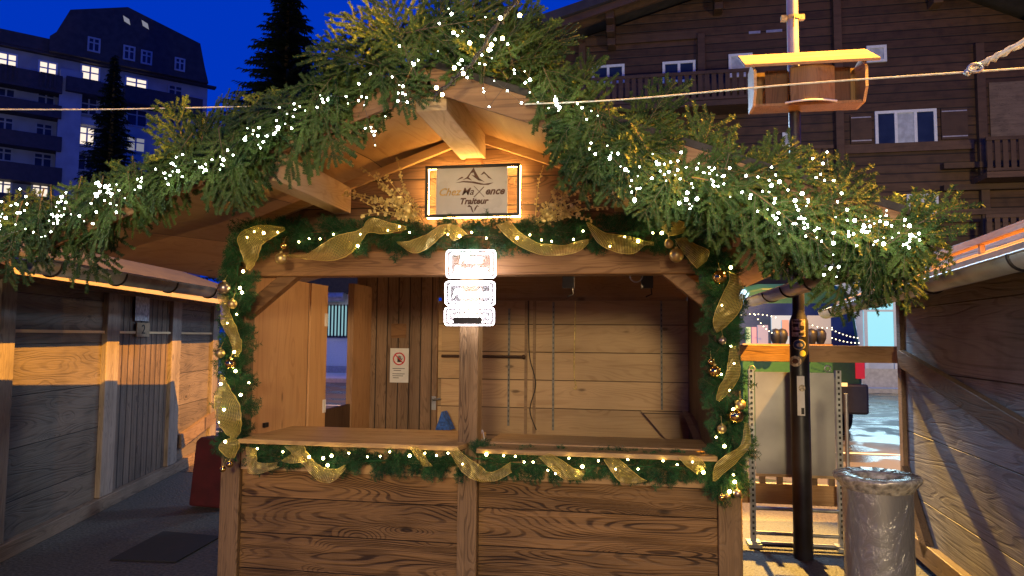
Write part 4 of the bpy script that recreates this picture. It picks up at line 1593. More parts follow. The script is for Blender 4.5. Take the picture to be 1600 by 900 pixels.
# brace at the far panel
x0, z0 = LW.at(276, 690)
x1, z1 = LW.at(327, 655)
build('brace', MB().beam((x0, -0.03, z0), (x1 + 0.1, -0.03, z1 + 0.03), 0.05, 0.16), M['grey_beam'], left, local=True)
# plate with a number
x0, z0 = LW.at(208, 462)
x1, z1 = LW.at(228, 502)
build('plastic_sleeve', MB().box(x0, x1, -0.03, -0.026, z1, z0), M['plastic'], left, local=True)
x0, z0 = LW.at(209, 504)
x1, z1 = LW.at(228, 526)
nb = build('number_plate', MB().box(x0, x1, -0.034, -0.024, z1, z0), M['feeder'], left, local=True)
me = text_mesh('2', (z0 - z1) * 0.95)
me.materials.clear()
me.materials.append(M['ink'])
vs = np.empty(len(me.vertices) * 3, 'f')
me.vertices.foreach_get('co', vs)
vs = vs.reshape(-1, 3)
me.vertices.foreach_set('co', np.stack([vs[:, 0] * 1.5 + (x0 + x1) / 2, -vs[:, 2] - 0.036, vs[:, 1] + (z0 + z1) / 2], 1).astype('f').ravel())
o = bpy.data.objects.new('numeral', me)
link(o)
o.parent = nb
# eave: overhanging roof with fascia board
OV = 0.57
xe = px_x(338) + 0.6
zf = LW.at(170, 440, OV)[1]
build('fascia_board', MB().box(xa, xe, -OV, -OV + 0.025, zf - 0.045, zf + 0.045), M['eave'], left, local=True)
mb = MB()
mb.prism([(xa, -OV - 0.03, zf + 0.047), (xa, 1.3, zf + 0.68), (xa, 1.3, zf + 0.72), (xa, -OV - 0.03, zf + 0.087)][::-1], (xe - xa, 0, 0))
build('roof', mb, M['roofing'], left, local=True)
mb = MB()
mb.prism([(xa, -OV + 0.026, zf + 0.0), (xa, 1.3, zf + 0.62), (xa, 1.3, zf + 0.675), (xa, -OV + 0.026, zf + 0.045)][::-1], (xe - xa, 0, 0))
build('soffit', mb, M['grey_beam'], left, local=True)
build('header', MB().box(xa, px_x(336), -0.046, 0.06, LT + 0.001, LT + 0.12), M['grey_beam'], left, local=True)
build('end_wall', MB().box(px_x(336) + 0.001, px_x(336) + 0.03, -0.04, 1.6, 0.12, LT), M['grey_v'], left, local=True)

# dark red panel standing at the left, black mat, things below
a = P(292, 835, 6.05)
b_ = P(350, 686, 6.05)
mb = MB()
mb.prism([(a.x, 6.05, 0.02), (b_.x + 0.05, 6.0, 0.02), (b_.x + 0.05, 6.0, b_.z), (a.x + 0.09, 6.05, b_.z + 0.01), (a.x + 0.05, 6.05, b_.z - 0.03)][::-1], (0.03, 0.16, 0))
red = build('folded_parasol_cover', mb, M['red'], bevel=0.02)
tag(red, 'dark red cloth covered panel standing left of the stall post', 'cover')
mb = MB()
c1, c2, c3, c4 = P(175, 876, 4.9), P(262, 880, 4.78), P(342, 842, 5.6), P(240, 836, 5.8)
def gp(px, py):
    d = ray(px, py)
    t = -CAM_LOC.z / d.z
    return CAM_LOC + d * t
pl = [gp(172, 876), gp(275, 880), gp(345, 840), gp(255, 832)]
mb.prism([Vector((p.x, p.y, 0.004)) for p in pl], (0, 0, 0.008))
tag(build('floor_mat', mb, M['mat']), 'black rubber mat lying on the ground between the two stalls', 'mat')
# ------------------------------------------------------------------ RIGHT NEIGHBOUR STALL
RW = Plane((ground_plane_pt(5.85, 1412), 5.85, 0), (-0.055, -1.0))
right = thing('market_stall', RW.o, 'grey weathered timber stall wall on the right with a diagonal brace and gutter', 'market stall', rz=RW.ang)
RT = 1.95
build('wall_panel', MB().box(0.03, 5.2, 0.0, 0.03, 0.2, RT + 0.25), M['grey_r'], right, local=True)
build('corner_post', MB().box(-0.06, 0.029, -0.03, 0.08, 0.0, RT + 0.1), M['grey_beam'], right, local=True, bevel=0.005)
x0, z0 = RW.at(1414, 560)
x1, z1 = RW.at(1600, 672)
d_ = Vector((x1 - x0, 0, z1 - z0))
build('brace', MB().beam(Vector((0.03, -0.025, z0)), Vector((x0, -0.025, z0)) + d_ * 1.35, 0.05, 0.13), M['grey_beam'], right, local=True, bevel=0.004)
build('base_beam', MB().box(-0.06, 5.2, -0.055, 0.06, 0.06, 0.199), M['grey_beam'], right, local=True, bevel=0.006)
x0, z0 = RW.at(1425, 745)
build('brace', MB().beam(Vector((0.03, -0.03, 0.62)), Vector((0.52, -0.03, 0.14)), 0.05, 0.11), M['grey_beam'], right, local=True)
# eave and gutter (world coordinates)
g0 = P(1290, 487, 6.3)
g1 = P(1602, 397, 2.95)
ga = math.atan2(g1.x - g0.x, g0.y - g1.y)
rr_root = right
def along(t, dx=0, dz=0):
    p = g0.lerp(g1, t)
    return Vector((p.x + dx, p.y, p.z + dz))
mb = MB()
n = 12
vs, fs = [], []
for t in (0.0, 1.35):
    c = along(t)
    for r_ in (0.060, 0.056):
        for k in range(n + 1):
            a = math.pi + math.pi * k / n
            vs.append(c + Vector((r_ * math.cos(a), 0, r_ * math.sin(a))))
m1 = n + 1
for k in range(n):
    fs += [(k, k + 1, 2 * m1 + k + 1, 2 * m1 + k), (m1 + k, 3 * m1 + k, 3 * m1 + k + 1, m1 + k + 1), (k, m1 + k, m1 + k + 1, k + 1), (2 * m1 + k, 2 * m1 + k + 1, 3 * m1 + k + 1, 3 * m1 + k)]
mb.add(vs, fs, 0, True)
for dx in (-0.058, 0.058):
    mb.tube([along(0, dx), along(1.35, dx)], 0.007, 6)
gt = build('gutter', mb, M['zinc'], right)
for t in (0.12, 0.42, 0.72, 1.0):
    mb = MB()
    c = along(t)
    mb.tube([c + Vector((0.064 * math.cos(math.pi + math.pi * k / 12), 0, 0.064 * math.sin(math.pi + math.pi * k / 12))) for k in range(13)], 0.007, 6)
    build('bracket', mb, M['black_metal'], gt)
sl = math.tan(R(21))
mb = MB()
a, b_ = along(0.05, 0.03, 0.03), along(1.35, 0.03, 0.03)
ro = Vector((2.2, 0, 2.2 * sl))
mb.prism([a, b_, b_ + ro, a + ro], (0, 0, 0.03))
build('roof', mb, M['roofsheet'], right)
a, b_ = along(0.05, 0.03, -0.012), along(1.35, 0.03, -0.012)
mb = MB().prism([a, b_, b_ + ro, a + ro], (0, 0, 0.038))
build('soffit', mb, M['grey_beam'], right)
# raised lath that carries the light along the roof
a = P(1432, 402, 5.0)
b2 = P(1602, 347, 3.15)
la = along(0.30, 0.26, 0.26 * sl + 0.11)
lb_ = along(1.10, 0.26, 0.26 * sl + 0.11)
mb = MB().beam(la, lb_, 0.05, 0.035)
for t in (0.0, 0.25, 0.5, 0.75, 1.0):
    c = la.lerp(lb_, t)
    mb.box(c.x - 0.012, c.x + 0.012, c.y - 0.012, c.y + 0.012, c.z - 0.09, c.z - 0.019)
build('roof_lath', mb, M['fascia'], right)
# white floodlight casing
c = P(1408, 396, 3.3)
mb = MB()
mb.prism([P(1390, 388, 3.3), P(1392, 402, 3.3), P(1420, 404, 3.3), P(1440, 398, 3.3), P(1418, 386, 3.3)], (0.0, 0.10, 0.0))
fl = tag(build('floodlight', mb, M['white'], bevel=0.006), 'white plastic floodlight casing behind the right end of the fir garland', 'floodlight')

# barrier rails between the stalls
YB = 6.0
bar = thing('timber_barrier', P(1280, 552, YB).xyz * 1.0, 'timber barrier of horizontal rails between the stall and the right stall', 'barrier')
xb0, xb1 = XR - 0.05, P(1403, 552, YB).x
z1, z0 = P(1280, 540, YB).z, P(1280, 566, YB).z
build('rail', MB().box(xb0, xb1, YB, YB + 0.045, z0, z1), M['rail'], bar, bevel=0.004)
z1, z0 = P(1240, 757, YB).z, P(1240, 789, YB).z
build('rail', MB().box(xb0, P(1312, 770, YB).x, YB, YB + 0.05, z0, z1), M['rail'], bar, bevel=0.004)
for k in range(7):
    xx = P(1160 + 27 * k, 745, YB).x
    build('spacer_block', MB().box(xx, xx + 0.045, YB, YB + 0.04, z1 + 0.001, z1 + 0.07), M['grey_beam'], bar)

# pallet under the right wall
pal = MB()
pc = gp(1440, 862)
for k in range(5):
    pal.box(pc.x, pc.x + 0.35, pc.y - 0.9 + k * 0.2, pc.y - 0.8 + k * 0.2, 0.06, 0.08)
for k in range(2):
    pal.box(pc.x + 0.02 + 0.22 * k, pc.x + 0.1 + 0.22 * k, pc.y - 0.9, pc.y, 0.001, 0.059)
tag(build('pallet', pal, M['grey_beam']), 'dark timber pallet on the ground under the right stall', 'pallet')

# ------------------------------------------------------------------ black pole with stickers, wooden box above
YP = 5.0
pb = gp(1253, 872)
px0 = P(1252, 700, pb.y).x
YP = pb.y
pole = thing('lamp_post', (px0, YP, 0), 'tall black post with stickers carrying a wooden box', 'post')
rb = 13.5 / F * YP
rt = 8.5 / F * YP
zsh = P(1250, 497, YP).z
build('lower_pole', MB().lathe((px0, YP, 0), [(rb * 1.0, 0), (rb, zsh - 0.05), (rb * 0.95, zsh - 0.02), (rt * 1.05, zsh + 0.03), (rt, zsh + 0.06)], 28), M['pole'], pole)
ztopb = P(1247, 150, YP).z
build('upper_pole', MB().lathe((px0, YP, 0), [(rt, zsh + 0.05), (rt * 0.98, ztopb)], 24), M['pole'], pole)
build('steel_tube', MB().lathe((px0, YP, 0), [(rt * 1.0, ztopb + 0.001), (rt * 0.95, ztopb + 1.8)], 24), M['steel_pole'], pole)
zc3 = P(1246, 28, YP).z
mb = MB().lathe((px0, YP, zc3 - 0.015), [(rt * 1.15, 0), (rt * 1.15, 0.03)], 20)
mb.box(px0 - rt * 2, px0 - rt, YP - 0.02, YP + 0.02, zc3 - 0.02, zc3 + 0.02).box(px0 + rt, px0 + rt * 2, YP - 0.02, YP + 0.02, zc3 - 0.02, zc3 + 0.02)
mb.tube([(px0, YP - rt * 1.2, zc3), (px0 - 0.005, YP - rt * 1.2, zc3 - 0.09)], 0.006, 6)
build('clamp', mb, M['gold_leaf'], pole)
# stickers, bent round the pole
def sticker(px_, py0, py1, wpx, mat, shape='rect', parent=None, name='sticker', lift=0.0015):
    r_ = rb + lift
    z0, z1 = P(px_, py1, YP).z, P(px_, py0, YP).z
    c0 = (px_ - 1252.0) / 13.5
    hw = wpx / 2 / 13.5
    mb = MB()
    n_, k_ = 10, 10
    vs, fs = [], []
    for j in range(k_ + 1):
        f = j / k_
        zz = z0 + (z1 - z0) * f
        wq = hw * (math.sqrt(max(0.0, 1 - (2 * f - 1) ** 2)) if shape == 'round' else 1)
        for i in range(n_ + 1):
            s_ = max(-0.99, min(0.99, c0 + wq * (2 * i / n_ - 1)))
            a = math.asin(s_) + math.atan2(px0, YP) * 0 - 0.0
            # direction facing the camera
            cd = Vector((-px0, -YP, 0)).normalized()
            sd = Vector((cd.y * -1, cd.x, 0))
            vs.append(Vector((px0, YP, zz)) + cd * (r_ * math.cos(a)) + sd * (r_ * math.sin(a)))
    for j in range(k_):
        for i in range(n_):
            fs.append((j * (n_ + 1) + i, j * (n_ + 1) + i + 1, (j + 1) * (n_ + 1) + i + 1, (j + 1) * (n_ + 1) + i))
    mb.add(vs, fs, 0, True)
    return build(name, mb, mat, parent or pole)
pap2 = plain('worn_sticker_paper', (0.50, 0.42, 0.30), 0.6, noise=0.6, scale=55)
blue_s = plain('blue_sticker', (0.03, 0.06, 0.16), 0.5)
yel_s = plain('yellow_sticker', (0.55, 0.50, 0.10), 0.5)
s1 = sticker(1251.5, 499, 526, 18, pap2)
for k, (a, b_, x_, w_) in enumerate(((501, 503, 1250, 12), (506, 511, 1248, 7), (509, 515, 1256, 6), (516, 519, 1249, 9), (520, 524, 1255, 7))):
    sticker(x_, a, b_, w_, M['ink'], parent=s1, name='print', lift=0.003)
s1 = sticker(1252, 530, 547, 17, pap2, 'round')
s2 = sticker(1252, 531.5, 545.5, 14.5, blue_s, 'round', parent=s1, name='print', lift=0.003)
sticker(1252.5, 536, 542, 8, pap2, 'round', parent=s1, name='print', lift=0.0045)
sticker(1256.5, 547, 557, 8, yel_s, 'round')
s1 = sticker(1246.5, 555.5, 573, 16, pap2, 'round')
sticker(1246.5, 560, 568, 8, M['sign_brown'], 'round', parent=s1, name='print', lift=0.003)
s1 = sticker(1253, 587, 648, 10, M['paper'])
sticker(1254.5, 600, 611, 8.5, pap2, 'round', parent=s1, name='print', lift=0.003)
sticker(1255, 636, 646, 4, M['ink'], parent=s1, name='print', lift=0.003)

# wooden box on the pole
YX = YP - 0.26
box = thing('wooden_pole_box', (px0, YP, P(1260, 158, YX).z), 'roofed wooden box with a bowed centre board clamped round the post', 'wooden box')
def bp(px, py, y=YX):
    return P(px, py, y)
zb_, zt_ = bp(1260, 158).z, bp(1260, 104).z
xl_, xr_ = bp(1178, 130).x, bp(1357, 130).x
Yb = YX + 0.24
build('back_panel', MB().box(xl_, xr_, Yb, Yb + 0.02, zb_, zt_ + 0.06), M['feeder_v'], box)
for x_ in (xl_, xr_ - 0.02):
    poly = [(x_, YX, zb_ + 0.09), (x_, YX + 0.07, zb_), (x_, Yb - 0.001, zb_), (x_, Yb - 0.001, zt_ + 0.06), (x_, YX + 0.12, zt_ + 0.08), (x_, YX, zt_ - 0.01)]
    build('side_panel', MB().prism(poly, (0.02, 0, 0)), M['feeder'], box)
build('floor_board', MB().box(xl_ + 0.021, xr_ - 0.021, YX + 0.08, Yb - 0.001, zb_, zb_ + 0.02), M['feeder_v'], box)
for (a, b_) in ((1200, 1236), (1300, 1336)):
    xa_, xb_ = bp(a, 130).x, bp(b_, 130).x
    build('inner_board', MB().box(xa_, xb_, YX + 0.10, YX + 0.115, zb_ + 0.021, zt_ + 0.02), M['dark_side'], box)
# bowed board
mb = MB()
xa_, xb_ = bp(1234, 130).x, bp(1303, 130).x
vs, fs = [], []
for k in range(13):
    t = k / 12
    x_ = xa_ + (xb_ - xa_) * t
    y_ = YX - 0.02 - 0.05 * math.sin(math.pi * t)
    for dy in (0, 0.01):
        for zz in (zb_ - 0.005, zt_ - 0.01):
            vs.append((x_, y_ + dy, zz))
for k in range(12):
    q_ = k * 4
    fs += [(q_, q_ + 4, q_ + 5, q_ + 1), (q_ + 2, q_ + 3, q_ + 7, q_ + 6), (q_, q_ + 2, q_ + 6, q_ + 4), (q_ + 1, q_ + 5, q_ + 7, q_ + 3)]
fs += [(0, 1, 3, 2), (48, 50, 51, 49)]
mb.add(vs, fs, 0, False)
build('bowed_board', mb, M['feeder_v'], box)
mb = MB().tube([(xa_ - 0.04 + (xb_ - xa_ + 0.05) * k / 12, YX - 0.025 - 0.05 * math.sin(math.pi * k / 12), zb_ - 0.015) for k in range(13)], 0.007, 6)
build('metal_trim', mb, M['white'], box)
# roof of three boards sloping to the front
rx0, rx1 = bp(1160, 95).x, bp(1368, 95).x
f0 = Vector((0, YX - 0.10, zt_ - 0.02))
f1 = Vector((0, YX + 0.22, zt_ + 0.175))
for k in range(3):
    a = f0.lerp(f1, k / 3 + (0.0 if k else 0))
    b_ = f0.lerp(f1, (k + 1) / 3 - 0.02)
    up = Vector((0, 0, 0.012 * 1))
    mb = MB().prism([Vector((rx0 - 0.0, a.y, a.z)), Vector((rx1, a.y, a.z)), Vector((rx1, b_.y, b_.z)), Vector((rx0, b_.y, b_.z))], (0, -0.008, 0.020))
    build('roof_board', mb, M['feeder'], box, bevel=0.003)

# ------------------------------------------------------------------ metal rack behind the pole
YK = YP + 0.28
rack = thing('metal_rack', (P(1245, 860, YK).x, YK, 0), 'aluminium sheet in a perforated steel frame standing behind the black post', 'rack')
xr0, xr1 = P(1175, 700, YK).x, P(1312, 700, YK).x
zrt = P(1245, 582, YK).z
zrb = P(1245, 742, YK).z
build('sheet', MB().box(xr0 + 0.03, xr1 - 0.03, YK, YK + 0.02, zrb, zrt), M['alu'], rack)
for x_ in (xr0, xr1):
    mb = MB().box(x_ - 0.02, x_ + 0.02, YK - 0.015, YK + 0.03, 0.03, zrt + 0.02)
    k = 0.08
    while k < zrt:
        mb.box(x_ - 0.008, x_ + 0.008, YK - 0.0165, YK - 0.0151, k, k + 0.02, 1)
        k += 0.042
    build('upright', mb, [M['zinc'], M['black_metal']], rack)
    mb = MB().box(x_ - 0.05, x_ + 0.05, YK - 0.10, YK + 0.06, 0.002, 0.03)
    build('foot', mb, M['zinc'], rack)
for px_ in (1175, 1293):
    c = P(px_, 576, YK)
    mb = MB().tube([c + Vector((0.022 * math.cos(2 * math.pi * k / 14), 0, 0.022 * math.sin(2 * math.pi * k / 14))) for k in range(15)], 0.006, 6)
    build('eyelet', mb, M['zinc'], rack)
for py_ in (797, 836, 852):
    z_ = P(1245, py_, YK).z
    build('rung', MB().tube([(xr0, YK + 0.01, z_), (xr1, YK + 0.01, z_)], 0.016, 8), M['zinc'], rack)
build('bottom_edge', MB().box(xr0 + 0.025, xr1 - 0.025, YK - 0.006, YK - 0.001, zrb - 0.02, zrb), M['fascia'], rack)
a, b_ = P(1325, 746, 5.0), P(1322, 615, 5.0)
mb = MB().tube([(a.x, 5.0, 0.0), (a.x, 5.0, b_.z)], 0.013, 8)
mb.lathe((a.x, 5.0, 0), [(0.10, 0.002), (0.10, 0.02), (0.02, 0.03)], 16)
tag(build('steel_rod', mb, M['steel_pole']), 'thin steel rod standing upright behind the wrapped bin', 'rod')

# ------------------------------------------------------------------ wrapped litter bin
cb = P(1370, 745, 3.3)
bz = cb.z
binr = thing('litter_bin', (cb.x, 3.3, 0), 'round grey litter bin wrapped in clear plastic film', 'litter bin')
rbd = 46 / F * 3.3
rrm = 58 / F * 3.3
build('body', MB().lathe((cb.x, 3.3, 0), [(rbd * 0.93, 0.0), (rbd * 0.97, 0.25), (rbd * 0.99, 0.6), (rbd, bz - 0.06), (rbd * 1.02, bz - 0.03)], 48), M['film'], binr)
rg = random.Random(5)
mb = MB()
prof = [(rbd * 1.02, -0.05), (rbd * 1.08, -0.035), (rrm * 0.96, -0.012), (rrm, 0.0), (rrm * 0.97, 0.012), (rbd * 0.8, 0.006), (rbd * 0.55, 0.0), (rbd * 0.5, -0.03)]
n = 64
vs, fs = [], []
for r_, z_ in prof:
    for k in range(n):
        a = 2 * math.pi * k / n
        j = 1 + 0.010 * math.sin(a * 9 + z_ * 90) + rg.uniform(-.008, .008)
        vs.append(Vector((cb.x + r_ * j * math.cos(a), 3.3 + r_ * j * math.sin(a), bz + z_ + rg.uniform(-.002, .002))))
for i in range(len(prof) - 1):
    for k in range(n):
        fs.append((i * n + k, i * n + (k + 1) % n, (i + 1) * n + (k + 1) % n, (i + 1) * n + k))
mb.add(vs, fs, 0, True)
build('wrapped_rim', mb, plain('wrapped_rim_film', (0.42, 0.38, 0.30), 0.18, 0.3, noise=0.5, scale=40, bump=1.0), binr)
build('opening', MB().lathe((cb.x, 3.3, bz), [(rbd * 0.5, -0.02), (rbd * 0.48, -0.15), (0.001, -0.16)], 32), M['ink'], binr)
# ------------------------------------------------------------------ ropes and cables overhead
mb = MB().tube(smooth_pts([P(-40, 171, 3.25), P(160, 171, 3.2), P(420, 166, 3.12)], 8), 0.0036, 6)
tag(build('rope', mb, M['white_cable']), 'taut pale rope running left from the garland past the hotel', 'rope')
mb = MB().tube(smooth_pts([P(820, 163, 3.05), P(980, 155, 2.98), P(1250, 131, 2.8), P(1640, 104, 2.5)], 8), 0.0034, 6)
tag(build('rope', mb, M['white_cable']), 'taut pale rope running right in front of the wooden box', 'rope')
pts = smooth_pts([P(1512, 113, 2.55), P(1530, 103, 2.55), P(1570, 82, 2.5), P(1640, 45, 2.45)], 6)
wound = thing('wound_cable', pts[0], 'bundle of wound cables clipped to the rope at the upper right', 'cable')
mb = MB().tube(pts, 0.006, 6)
for ph in (0, 2.1, 4.2):
    mb.tube([p + Vector((0.010 * math.sin(i * 1.1 + ph), 0.004, 0.010 * math.cos(i * 1.1 + ph))) for i, p in enumerate(pts)], 0.004, 6)
build('cable', mb, M['white_cable'], wound)
c = P(1524, 106, 2.54)
mb = MB().tube([c + Vector((0.022 * math.cos(2 * math.pi * k / 16), 0, 0.014 * math.sin(2 * math.pi * k / 16))) for k in range(17)], 0.005, 6)
mb.sphere(P(1510, 113, 2.54), 0.010, 8)
build('shackle', mb, M['zinc'], wound)

# ------------------------------------------------------------------ GREEN VAN
YV = 12.5
vx0, vx1 = P(1140, 560, YV).x, P(1350, 560, YV).x
van = thing('parked_van', ((vx0 + vx1) / 2, YV, 0), 'green van with a wide rear window parked across the lane', 'van')
zt = 2.55
def sect(y, inset, zt_):
    w_ = (vx1 - vx0) / 2 - inset
    cx_ = (vx0 + vx1) / 2
    pts = [(-w_, 0.42), (-w_ - 0.0, 1.3), (-w_ + 0.10, zt_ - 0.35), (-w_ + 0.28, zt_ - 0.05), (-w_ + 0.5, zt_), (w_ - 0.5, zt_), (w_ - 0.28, zt_ - 0.05), (w_ - 0.10, zt_ - 0.35), (w_, 1.3), (w_, 0.42)]
    return [Vector((cx_ + a_, y, b2)) for a_, b2 in pts]
secs = [sect(YV, 0.05, zt - 0.08), sect(YV + 0.15, 0.0, zt), sect(YV + 4.6, 0.0, zt), sect(YV + 5.2, 0.1, 1.6)]
mb = MB()
n = 10
vs = [p for s_ in secs for p in s_]
fs = [tuple(range(n)), tuple(range(3 * n, 4 * n))[::-1]]
for i in range(3):
    for k in range(n):
        fs.append((i * n + k, (i + 1) * n + k, (i + 1) * n + (k + 1) % n, i * n + (k + 1) % n))
mb.add(vs, fs)
build('body', mb, M['van'], van, bevel=0.03)
zw0, zw1 = P(1250, 541, YV).z, P(1250, 474, YV).z
wx0, wx1 = vx0 + 0.12, P(1338, 520, YV).x
rw = build('rear_window', MB().prism([(wx0, YV - 0.006, zw0), (wx1, YV - 0.006, zw0), (wx1 - 0.10, YV - 0.006, zw1), (wx0 + 0.05, YV - 0.006, zw1)], (0, 0.005, 0)), M['glass_dark'], van)
tz0, tz1 = P(1350, 592, YV).z, P(1350, 566, YV).z
build('tail_light', MB().box(vx1 - 0.14, vx1 + 0.005, YV - 0.02, YV + 0.15, tz0, tz1), M['tail'], van, bevel=0.01)
build('bumper', MB().box(vx0, vx1 + 0.03, YV - 0.12, YV + 0.2, 0.38, P(1350, 600, YV).z - 0.0), M['dark_trim'], van, bevel=0.04)
a = P(1322, 600, YV - 0.13)
build('number_plate_lamp', MB().box(a.x - 0.10, a.x + 0.02, YV - 0.135, YV - 0.121, a.z - 0.04, a.z + 0.02), emis('amber_lamp', (1.0, 0.62, 0.2), 1.6), van)
for x_ in (vx0 + 0.15, vx1 - 0.15):
    for y_ in (YV + 0.9, YV + 4.2):
        mb = MB()
        mb.tube([(x_ - 0.12, y_, 0.34), (x_ + 0.12, y_, 0.34)], 0.335, 24)
        w_ = build('wheel', mb, M['dark_trim'], van)
        mb = MB().tube([(x_ - 0.125, y_, 0.34), (x_ + 0.125, y_, 0.34)], 0.19, 18)
        build('rim', mb, M['zinc'], w_)

# made-up glowing panes and bulbs standing in for reflections in the van window
kio = thing('standin_kiosk', (P(1262, 560, 11.9).x, 11.9, 0), 'made-up lit kiosk standing in for the reflections in the van window beyond the barrier', 'kiosk')
KY = 11.9
def kbox(p0, p1, q0, q1, name, mat, y0=0.0, th=0.05):
    a_, b2 = P(p0, q1, KY), P(p1, q0, KY)
    return build(name, MB().box(a_.x, b2.x, KY + y0, KY + y0 + th, a_.z, b2.z), mat, kio)
kbox(1160, 1300, 538, 545, 'counter_shelf', M['rail'], -0.03, 0.3)
kbox(1206, 1240, 493, 537, 'lit_pane', emis('lit_pane_light', (0.45, 0.78, 1.0), 0.5), 0.0)
kbox(1262, 1298, 493, 537, 'lit_pane', M['win_dim'], 0.001)
kbox(1166, 1173, 511, 537, 'poster', emis('green_poster', (0.3, 1.0, 0.45), 0.5), 0.0)  # self-lit colour patches belonging to the stand-in reflections
kbox(1175, 1182, 511, 537, 'poster', emis('magenta_poster', (0.9, 0.2, 0.5), 0.5), 0.0)
kbox(1184, 1200, 508, 537, 'poster', emis('blue_poster', (0.08, 0.2, 0.6), 0.5), 0.0)
kbox(1222, 1232, 500, 525, 'poster', emis('red_poster', (0.9, 0.2, 0.2), 0.5), -0.02, 0.015)
kbox(1241, 1261, 493, 537, 'dark_pane', M['glass_dark'], 0.002)
a_, b2 = P(1160, 544, KY), P(1300, 544, KY)
build('base', MB().box(a_.x, b2.x, KY, KY + 0.3, 0.0, a_.z - 0.05), M['van'], kio)
def festoon(x0, y0, x1, y1, n, sag, Y, label):  # bulbs stand in for string lights reflected in the van window
    n = max(5, int(n * 0.6))
    pts = [P(x0 + (x1 - x0) * i / (n - 1), y0 + (y1 - y0) * i / (n - 1) + sag * 4 * (i / (n - 1)) * (1 - i / (n - 1)), Y) for i in range(n)]
    fb = bulb_mesh('bulb', 0.009, festoon_mat)
    light_string(label, pts, fb, 'stand-in bulbs for lights reflected in the van window', 0.002)
festoon_mat = emis('festoon_bulb', (1.0, 0.9, 0.55), 5)
festoon(1158, 492, 1212, 496, 16, -3, 11.6, 'stand-in bulbs for reflected lights along the top left edge of the kiosk')
festoon(1180, 492, 1206, 520, 12, 4, 11.5, 'stand-in bulbs for reflected lights drooping steeply at the left of the kiosk')
festoon(1262, 505, 1300, 512, 10, 3, 11.5, 'stand-in bulbs for reflected lights across the right pane of the kiosk')
festoon(1300, 515, 1340, 528, 14, 2, 11.5, 'upper row of stand-in bulbs for lights reflected in the van window')
festoon(1300, 528, 1342, 536, 14, 2, 11.5, 'lower row of stand-in bulbs for lights reflected in the van window')
for px_ in (1212, 1222, 1268, 1282):
    c = P(px_, 525, 11.6)
    mb = MB().lathe((c.x, 11.6, c.z - 0.12), [(0.05, 0), (0.085, 0.08), (0.09, 0.16), (0.06, 0.22), (0.02, 0.235), (0.001, 0.24)], 12)
    tag(build('lantern', mb, M['black_metal']), 'small made-up dark lantern ' + {1212: 'leftmost in the kiosk window', 1222: 'beside the red poster in the kiosk window', 1268: 'at the left of the right kiosk pane', 1282: 'rightmost in the kiosk window'}[px_], 'lantern', 'made-up lanterns in the stand-in kiosk')

# lit shop beyond the lane at the right
YSH = 24.0
shop = thing('shop', (P(1385, 600, YSH).x, YSH, 0), 'pale shop front lit cyan beyond the lane on the right', 'shop')
a_, b2 = P(1336, 470, YSH), P(1480, 470, YSH)
build('wall', MB().box(a_.x - 1.0, b2.x + 2, YSH, YSH + 0.2, 0.12, 4.2), M['offwhite'], shop)
w0, w1 = P(1348, 470, YSH), P(1430, 470, YSH)
sw = build('shop_window', MB().box(w0.x, w1.x, YSH - 0.02, YSH - 0.001, P(1370, 565, YSH).z, 3.9), M['cyan_lit'], shop)
mb = MB()
for px_ in (1352, 1398, 1430):
    x_ = P(px_, 500, YSH).x
    mb.box(x_ - 0.05, x_ + 0.05, YSH - 0.05, YSH - 0.021, 0.6, 3.9)
mb.box(w0.x, w1.x, YSH - 0.055, YSH - 0.022, P(1370, 487, YSH).z, P(1370, 484, YSH).z)
build('frame', mb, M['white'], sw)
build('plinth', MB().box(a_.x - 1, b2.x + 2, YSH - 0.08, YSH - 0.001, 0.12, 0.7), M['steel_pole'], shop)

# small white building seen through the side opening of the stall
YWB = 27.0
wh = thing('low_building', (P(530, 560, YWB).x, YWB, 0), 'low white building with a barred lit window seen through the stall', 'building')
a_, b2 = P(440, 560, YWB), P(600, 560, YWB)
build('wall', MB().box(a_.x, b2.x, YWB, YWB + 4, 0.12, 3.9), plain('white_render', (0.60, 0.62, 0.70), 0.8, noise=0.05), wh)
build('plinth', MB().box(a_.x, b2.x, YWB - 0.1, YWB - 0.001, 0.12, P(530, 572, YWB).z), M['steel_pole'], wh)
p0, p1 = P(513, 524, YWB), P(556, 478, YWB)
wn_ = build('window', MB().box(p0.x, p1.x, YWB - 0.03, YWB - 0.001, p0.z, p1.z), emis('pale_lit_window', (0.45, 0.85, 0.9), 0.55), wh)
mb = MB()
for k in range(9):
    x_ = p0.x + (p1.x - p0.x) * k / 8
    mb.box(x_ - 0.03, x_ + 0.03, YWB - 0.16, YWB - 0.12, p0.z - 0.05, p1.z + 0.05)
mb.box(p0.x, p1.x, YWB - 0.165, YWB - 0.115, p0.z - 0.09, p0.z - 0.03)
build('window_bars', mb, M['black_metal'], wn_)
p0 = P(505, 477, YWB)
mb = MB().tube([(p0.x - 1, YWB - 0.9, P(530, 466, YWB).z), (p1.x - 0.1, YWB - 0.9, P(530, 466, YWB).z)], 0.2, 12)
build('awning_roll', mb, M['zinc'], wh)
build('roof', MB().box(a_.x, b2.x, YWB - 1.0, YWB + 4, P(530, 460, YWB).z, 4.3), M['roofing'], wh)

# ------------------------------------------------------------------ CHALET behind right
YCH = 27.0
CH = Plane((P(1290, 400, YCH).x, YCH, 0), (1.0, -0.03))
ch = thing('chalet', CH.o, 'large dark timber chalet with balconies rising behind the stall on the right', 'chalet', rz=CH.ang)


def C(px, py, off=0.0):
    return CH.at(px, py, off)


